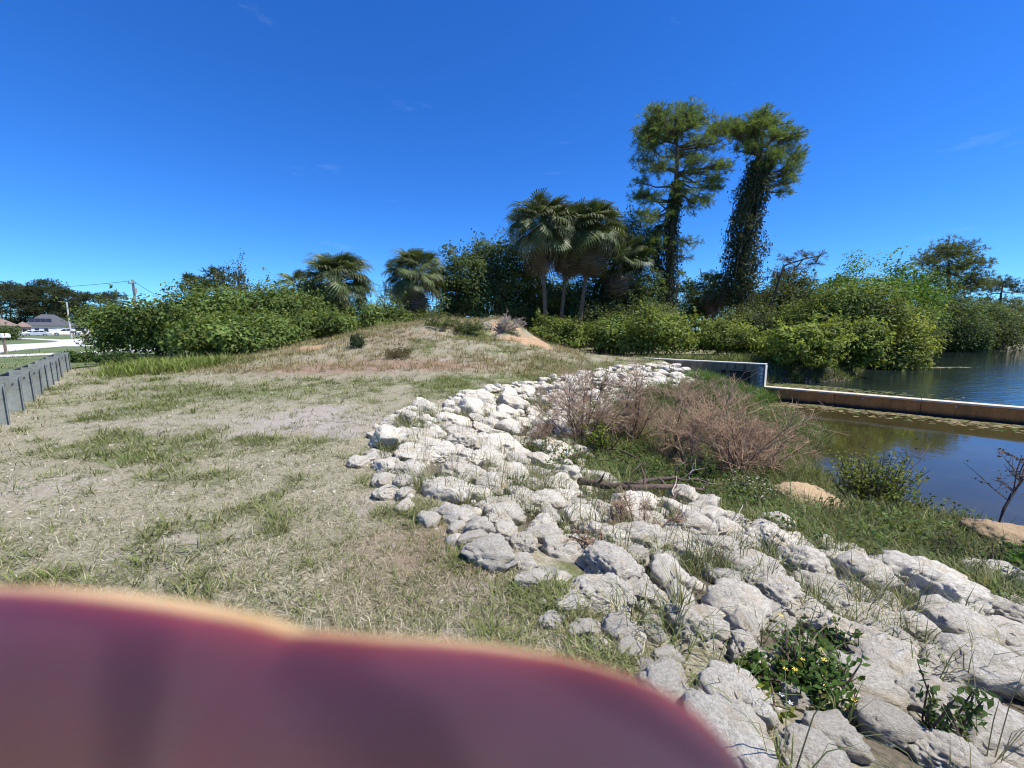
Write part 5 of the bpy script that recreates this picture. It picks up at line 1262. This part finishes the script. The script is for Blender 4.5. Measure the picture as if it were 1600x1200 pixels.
brush('brown dead brush farthest back in front of the headwall', 1075, 640, 1.25, 1.7, 703, M['twig'])
brush('large pinkish dead shrub with fanned twigs at the water', 1140, 752, 1.8, 1.5, 704, M['twig_pink'], 17)
brush('pinkish dead shrub leaning over the water, right of the fanned one', 1195, 735, 1.25, 1.05, 705, M['twig_pink'], 12)
brush('thin grey dead brush between the pink shrub and the vine', 1055, 720, 1.3, .9, 706, M['twig'], 9)
brush('low dry brush tangle over the rocks by the fallen branches', 985, 830, .32, .75, 707, M['twig'], 10, thin=.7)
brush('dry twiggy weed on the rocks at left of the dead brush', 850, 700, .55, .6, 708, M['twig'], 8, thin=.7)
brush('low grey dry weed on the rocks above the two tan stones', 925, 868, .26, .35, 709, M['twig'], 7, thin=.6, levels=(5, 4, 3))
brush('tall dry grass coloured brush crowning the sandy mound', 785, 516, .75, 1.5, 710, M['pale_wood'], 16, None, thin=2.2, levels=(5, 4, 2))
brush('dry brown twigs in front of the canal willow', 1392, 585, 1.3, 1.7, 711, M['pale_wood'], 10, None, thin=3, levels=(5, 4, 2))
def branch(label, pts, r0, r1, mat, forks=3, seed=0, group='fallen branches on the bank'):
    """pts: (u, v, lift) along the ground"""
    r = np.random.default_rng(seed); w_ = []
    for u, v, lift in pts: x, y, z = hit(u, v); w_.append(np.array([x, y, z + lift]))
    O = w_[0].copy(); w_ = [p - O for p in w_]; n = len(w_)
    q = np.linspace(0, n - 1, (n - 1) * 5 + 1); sm = np.stack([np.interp(q, range(n), [p[i] for p in w_]) for i in range(3)], 1)
    ker = np.array([1, 2, 1]) / 4
    for _ in range(3): sm[1:-1] = sm[:-2] * .25 + sm[1:-1] * .5 + sm[2:] * .25
    sm += r.normal(size=sm.shape) * .012
    o = MB().tube(list(sm), list(np.linspace(r0, r1, len(sm)) * r.uniform(.85, 1.15, len(sm))), 7).build('fallen_branch', mat, None, tuple(O), smooth=True); tag(o, label, 'branch', group)
    for k in range(forks):
        i = int(r.integers(2, len(sm) - 2)); d = unit(sm[i + 1] - sm[i]); e = sm[i] + unit(d + r.normal(size=3) * .7 + np.array([0, 0, .7])) * r.uniform(.2, .5)
        MB().tube([sm[i], (sm[i] + e) / 2 + r.normal(size=3) * .03, e], [r1 * 1.1, r1 * .8, r1 * .3], 5).build('side_twig', mat, o, smooth=True)
    return o
branch('thick dark fallen branch lying across the rocks below the brush', [(905, 768, .14), (950, 782, .2), (1000, 790, .24), (1060, 780, .22), (1120, 785, .14)], .05, .024, M['driftwood'], 4, 1)
branch('dark fallen branch crossing behind the thick one', [(960, 790, .16), (1010, 775, .26), (1080, 772, .26), (1160, 782, .16)], .036, .012, M['driftwood'], 4, 2)
branch('dark arching branch from the rocks up into the green weeds', [(872, 730, .08), (930, 715, .25), (990, 735, .3), (1030, 765, .15)], .026, .012, M['driftwood'], 3, 3)
branch('pale bleached upright branch rising from the fallen pile', [(1058, 798, .03), (1072, 775, .18), (1076, 775, .38), (1082, 775, .55)], .018, .006, M['pale_wood'], 1, 4)
branch('thin pale forked stick standing in the fallen pile', [(1048, 795, .02), (1052, 785, .2), (1056, 780, .36)], .013, .005, M['pale_wood'], 2, 5)
branch('pale thin stick sloping down right out of the pile', [(1085, 765, .25), (1105, 790, .2), (1130, 800, .05)], .012, .006, M['pale_wood'], 1, 6)
branch('dark short log at the foot of the fallen pile', [(985, 812, .06), (1030, 800, .1), (1075, 795, .08)], .035, .02, M['driftwood'], 2, 7)
branch('thin curved stick over the right shaded boulder', [(1110, 850, .05), (1145, 840, .12), (1158, 815, .25)], .009, .004, M['pale_wood'], 0, 8)
branch('dark low branch end lying left among the rocks', [(868, 722, .08), (890, 732, .05), (905, 748, .03)], .022, .012, M['driftwood'], 1, 9)
def sapling(label, u, v, tip, seed, leaves=0, base=GREEN_LIGHT, r0=.016, nb=9, ln=.07, group=None, red=False, blen=.4):
    """thin stem from the ground at (u, v) to tip (u, v, depth offset) with side branches and few leaves"""
    r = np.random.default_rng(seed); x, y, z = hit(u, v); O = np.array([x, y, z]); e = at(tip[0], tip[1], y + tip[2]) - O
    t = thing('sapling', label, 'sapling', tuple(O), 0, group); H = np.linalg.norm(e)
    pts = [np.array([0, 0, -.05]), e * .35 + r.normal(size=3) * .03 * H, e * .7 + r.normal(size=3) * .03 * H, e]
    MB().tube(pts, [r0, r0 * .8, r0 * .55, r0 * .25], 6).build('stem', M['driftwood'], t, smooth=True)
    mb = MB(); A = []; pa = np.array(pts)
    for k in range(nb):
        f = r.uniform(.25, 1) * 3; i = min(int(f), 2); o = pa[i] + (pa[i + 1] - pa[i]) * (f - i); g = unit(r.normal(size=3) * .8 + e / H * .7 + np.array([0, 0, .1])); L_ = blen * r.uniform(.5, 1.2) * (1.25 - f / 4)
        q_ = o + g * L_; m_ = (o + q_) / 2 + r.normal(size=3) * .04 * L_; mb.tube([o, m_, q_], [r0 * .4, r0 * .3, r0 * .15], 4)
        for j in range(4):
            o2 = o + (q_ - o) * r.uniform(.3, 1); q2 = o2 + unit(g + r.normal(size=3) * .8) * L_ * .35; mb.tube([o2, q2], [r0 * .2, r0 * .1], 3); A.append((o2, q2))
    mb.build('branch', M['driftwood'], t)['kind'] = 'stuff'
    if leaves:
        k = r.integers(0, len(A), leaves); P = np.array([A[i][0] + (A[i][1] - A[i][0]) * r.random() for i in k]) + r.normal(size=(leaves, 3)) * .045
        V, F, c = leaf_cloud(P, r.normal(size=(leaves, 3)) + [0, 0, .6], ln, ln * .5, base, .3, .35 if not red else .1, seed + 1); link('foliage', mesh('foliage', V, F, M['leaf'], c), t)
    return t
sapling('bare dark sapling leaning right at the right edge by the tan boulder', 1548, 850, (1606, 712, .2), 801, 90, (.10, .07, .05), .02, 14, .05, None, True, .6)
sapling('thin dark sapling leaning over the water from the leafy shrub', 1368, 785, (1456, 690, .2), 802, 110, (.11, .085, .05), .012, 10, .045, None, True, .5)
sapling('reddish upright sapling tip above the leafy shrub', 1345, 775, (1352, 682, .3), 803, 90, (.15, .09, .05), .008, 9, .04, None, True, .3)
sapling('single thin dark stem standing before the pink dead shrub', 1072, 765, (1080, 640, .2), 804, 0, GREEN_LIGHT, .008, 5, .05, None, False, .3)
def weed(label, u, v, H, W, seed, base, n=260, ln=.07, wd=.035, cat='weed', flowers=None, group=None, name='leafy_weed', up=.8, yellow=.15):
    r = np.random.default_rng(seed); x, y, z = hit(u, v); t = thing(name, label, cat, (x, y, z), 0, group)
    ns = max(5, int(n / 22)); tips = []; mb = MB()
    for k in range(ns):
        a = r.uniform(0, 2 * PI); e = np.array([math.cos(a) * W * r.uniform(.1, 1), math.sin(a) * W * r.uniform(.1, .9), H * r.uniform(.45, 1.0)])
        s = np.array([e[0] * .3, e[1] * .3, -.03]); m_ = (s + e) / 2 + r.normal(size=3) * .04; mb.tube([s, m_, e], [.006, .005, .003], 4, cap=False); tips.append((s, m_, e))
    mb.build('stem', M['driftwood'], t)
    k = r.integers(0, ns, n); f = r.uniform(.1, 1.05, (n, 1)); S_ = np.array([a[0] for a in tips])[k]; E_ = np.array([a[2] for a in tips])[k]
    P = S_ + (E_ - S_) * f + r.normal(size=(n, 3)) * np.array([.05, .05, .03]) * (W * 1.4 + .1)
    P[:, 2] = np.maximum(P[:, 2], .015)
    V, F, c = leaf_cloud(P, r.normal(size=(n, 3)) * .6 + [0, 0, up], ln, wd, base, .3, yellow, seed + 2, .1); link('foliage', mesh('foliage', V, F, M['leaf'], c), t)
    if flowers:
        nf, fc, fs = flowers; k = r.integers(0, ns, nf); P = np.array([tips[i][2] for i in k]) * r.uniform(.7, 1.0, (nf, 1)) + r.normal(size=(nf, 3)) * .05 + [0, 0, .03]; P[:, 2] = np.maximum(P[:, 2], .03)
        for p in P:
            mb = MB(); a0 = r.uniform(0, PI)
            for j in range(5):
                a = a0 + j * 2 * PI / 5; d = np.array([math.cos(a), math.sin(a), .25]); s_ = np.array([-math.sin(a), math.cos(a), 0]) * .35
                mb.add([p, p + (d + s_) * fs * .7, p + d * fs, p + (d - s_) * fs * .7], [(0, 1, 2, 3)])
            mb.build('flower', M[fc], t)
    return t
M['petal_yellow'] = plain('yellow_petal', (.62, .48, .08), .7, .15, 20)
M['petal_white'] = plain('white_petal', (.72, .70, .64), .7, .1, 20)
LW = (.075, .135, .028)
weed('leafy green weeds with pale yellow flowers between rocks at bottom', 1262, 1085, .20, .30, 811, LW, 1300, .045, .024, flowers=(14, 'petal_yellow', .014), yellow=.1)
weed('dark leafy weed patch above the yellow flowered weeds', 1290, 1030, .18, .24, 812, (.055, .10, .024), 800, .042, .022)
weed('broad leafed green sprig left of the yellow flowered weeds', 1170, 1065, .16, .12, 813, (.085, .15, .03), 150, .05, .028)
weed('yellow leafed sprig below the flowered weeds', 1205, 1120, .12, .14, 814, (.19, .22, .035), 40, .045, .026, flowers=(4, 'petal_white', .012))
weed('tall leafy green stems at the bottom edge in the right corner', 1480, 1165, .35, .14, 815, (.07, .115, .035), 220, .055, .022)
weed('small leafy weed growing on the boulder ridge at right', 1555, 962, .22, .14, 816, (.095, .15, .04), 90, .055, .028)
weed('bright green leafy plant at the right edge above the rocks', 1600, 905, .35, .32, 817, (.07, .155, .028), 420, .10, .05)
weed('dark bushy weed in the bank grass at right', 1530, 895, .35, .55, 818, (.055, .075, .032), 1300, .06, .02)
weed('bright yellow green vine climbing the left dead brush', 932, 718, .75, .32, 819, (.17, .23, .03), 1000, .07, .035, name='climbing_vine', cat='vine', yellow=.35)
weed('yellow green shoot standing up out of the left dead brush', 934, 690, 1.25, .06, 820, (.20, .235, .035), 70, .06, .03, name='climbing_vine', cat='vine', yellow=.4)
weed('dark green leafy weed left of the pink dead shrub', 1092, 765, .55, .35, 821, (.045, .085, .024), 760, .085, .035)
weed('leafy weed full of tiny white flowers under the pink dead shrub', 1172, 790, .4, .6, 822, (.065, .105, .03), 1240, .055, .022, flowers=(60, 'petal_white', .016))
weed('green leafy weed mass in front of the fallen branches pile', 1010, 762, .42, .6, 823, (.07, .12, .03), 1120, .07, .028)
weed('pale green weed patch at the left of the dead brush', 845, 712, .3, .45, 824, (.10, .15, .05), 640, .07, .022)
weed('low leafy weeds at the left foot of the dead brush', 870, 745, .28, .4, 825, (.075, .12, .035), 520, .07, .025)
weed('bushy leafy shrub with yellow green leaf tips at the water', 1362, 800, 1.0, .75, 826, (.17, .21, .045), 3600, .07, .032, 'shrub', name='shrub', yellow=.3)
weed('lower right arm of the yellow tipped shrub bending to the water', 1425, 815, .38, .22, 827, (.18, .19, .03), 500, .05, .026, 'shrub', name='shrub', yellow=.5)
weed('pale green weeds right beside the left tan boulder', 1290, 812, .35, .3, 828, (.09, .12, .045), 220, .06, .03)
weed('small shrub growing out of the far rocks', 940, 614, .55, .22, 829, (.055, .08, .03), 200, .09, .04)
weed('small dark plant on the rocks near the left end of the headwall', 1050, 588, .55, .14, 830, (.06, .08, .035), 120, .09, .035)
weed('leafy weed in the rocks below the grass edge', 800, 770, .2, .16, 831, (.07, .11, .03), 70, .06, .025)
# ------------------------------------------------------------------ the hand whose fingertip reaches in front of the lens
def skinmat():
    m, t, b = newmat('skin'); lk = t.links.new
    tcn = N(t, 'ShaderNodeTexCoord'); n = N(t, 'ShaderNodeTexNoise', Scale=90.0, Detail=4.0); lk(tcn.outputs['Object'], n.inputs['Vector'])
    r = ramp(t, [(0.35, (0.62, 0.345, 0.16)), (0.65, (0.72, 0.42, 0.22))]); lk(n.outputs['Fac'], r.inputs['Fac'])
    wv = N(t, 'ShaderNodeTexWave', Scale=62.0, Distortion=6.0, Detail=2.0); wv.bands_direction = 'DIAGONAL'; lk(tcn.outputs['Object'], wv.inputs['Vector'])
    rw = ramp(t, [(0.55, 0.0), (0.95, 0.4)]); lk(wv.outputs['Fac'], rw.inputs['Fac'])
    q = N(t, 'ShaderNodeMixRGB'); lk(rw.outputs[0], q.inputs['Fac']); lk(r.outputs[0], q.inputs['Color1']); q.inputs['Color2'].default_value = (0.34, 0.11, 0.07, 1)
    lk(q.outputs[0], b.inputs['Base Color'])
    b.inputs['Roughness'].default_value = 0.55; b.inputs['Subsurface Weight'].default_value = 0.7
    b.inputs['Subsurface Radius'].default_value = (1.0, 0.17, 0.10); b.inputs['Subsurface Scale'].default_value = 0.02
    return m
M['skin'] = skinmat()
M['nail'] = plain('finger_nail', (.55, .36, .31), .3, .05)
# joints in millimetres seen from the lens: right, up, ahead
HJ = {'index': [(-77, -24, 6, 11.5), (-30, -19.8, 20, 10.4), (-18, -20.9, 20.3, 9.5), (-10.5, -22.2, 20.3, 8.8), (-4.0, -22.2, 20.3, 9.0), (6.0, -24.0, 20.3, 9.0), (11.5, -26.5, 20.3, 7.4)],
      'middle': [(-81, -45, 6, 10.5), (-46, -50, 20, 9.2), (-24, -50, 17, 8.4), (-11, -49, 12, 7.6)],
      'ring': [(-86, -64, 3, 10), (-53, -71, 18, 8.8), (-33, -71, 14, 8), (-21, -70, 9, 7.2)],
      'little': [(-93, -81, -2, 9), (-66, -90, 12, 7.8), (-50, -90, 9, 7), (-40, -89, 5, 6.3)]}
HV = [(-118, -54, -6, 19), (-150, -62, -18, 20), (-185, -80, -45, 23), (-225, -105, -85, 28)]; HE = [(0, 1), (1, 2), (2, 3)]
for nm_ in ('index', 'middle', 'ring', 'little'):
    prev = 0; a = HV[0]
    for j, p in enumerate(HJ[nm_]):
        if j == 1:      # extra vertex keeps the first segment round
            q = HJ[nm_][0]; HV.append(tuple((np.array(q) + np.array(p)) / 2)); HE.append((prev, len(HV) - 1)); prev = len(HV) - 1
        HV.append(p); HE.append((prev, len(HV) - 1)); prev = len(HV) - 1
prev = 1
for p in [(-134, -36, -20, 14), (-104, -20, -30, 11), (-60, -14, -30, 9.5), (-26, -10, -21, 8)]:
    HV.append(p); HE.append((prev, len(HV) - 1)); prev = len(HV) - 1
HVa = np.array(HV, float)
me = bpy.data.meshes.new('hand'); me.from_pydata([tuple(v * .1) for v in HVa[:, :3]], HE, [])
hand = bpy.data.objects.new('hand', me); COL.objects.link(hand)
sk = hand.modifiers.new('skin', 'SKIN'); sk.use_smooth_shade = True; sk.branch_smoothing = 0.6
for i, sv in enumerate(me.skin_vertices[0].data):
    sv.radius = (HVa[i, 3] * .1, HVa[i, 3] * .1); sv.use_root = (i == 0)
ss = hand.modifiers.new('smooth', 'SUBSURF'); ss.levels = 3; ss.render_levels = 3
dg = bpy.context.evaluated_depsgraph_get(); hm = bpy.data.meshes.new_from_object(hand.evaluated_get(dg)); bpy.data.objects.remove(hand, do_unlink=True)
co = np.empty(len(hm.vertices) * 3, np.float32); hm.vertices.foreach_get('co', co); co = co.reshape(-1, 3) * .01      # metres
# joint creases round the index finger
for cx in (-.0125, -.0355, -.0335):
    e = np.exp(-((co[:, 0] - cx) / .0011) ** 2) * (co[:, 1] > -.036) * (co[:, 0] > -.05)
    ctr = np.stack([co[:, 0], np.full(len(co), -.0212), np.full(len(co), .020)], 1); co = co - (co - ctr) * (e * .035)[:, None]
ctrl = cam.matrix_world
RM = Matrix.Rotation(PI / 2 - PITCH, 4, 'X'); anchor = Vector((-.118, -.054, .006))
pc = np.stack([co[:, 0], co[:, 1], -co[:, 2]], 1)
wp_ = np.array([(RM.to_3x3() @ Vector(p))[:] for p in pc]); an = np.array((RM.to_3x3() @ anchor)[:])
hm.vertices.foreach_set('co', np.ascontiguousarray(wp_ - an, np.float32).ravel())
hm.flip_normals()
hm.materials.clear(); hm.materials.append(M['skin']); hm.polygons.foreach_set('use_smooth', np.ones(len(hm.polygons), bool)); hm.update()
hand = link('hand', hm, None, tuple(np.array([0, 0, CAM_Z]) + an))
tag(hand, 'blurred pinkish fingertip reaching in from the left across the bottom edge', 'hand')

# unseen phone held just behind the lens, added and sized to shade the finger
M['phone'] = plain('warm_bounce_phone_back', (0.85, 0.44, 0.24), 0.25, 0.1)  # warm back colour chosen to redden the bounce light on the finger
mb = MB(); mb.box((-.022, .0315, .0065), (.162, .079, .0085)); pm_ = mb.mesh('phone', M['phone'])
pm_.transform(RM)
po = link('phone', pm_, None, (0, 0, CAM_Z)); bv = po.modifiers.new('bevel', 'BEVEL'); bv.width = .003; bv.segments = 3
tag(po, 'unseen slim phone behind the view, added to shade and warm the finger', 'phone')
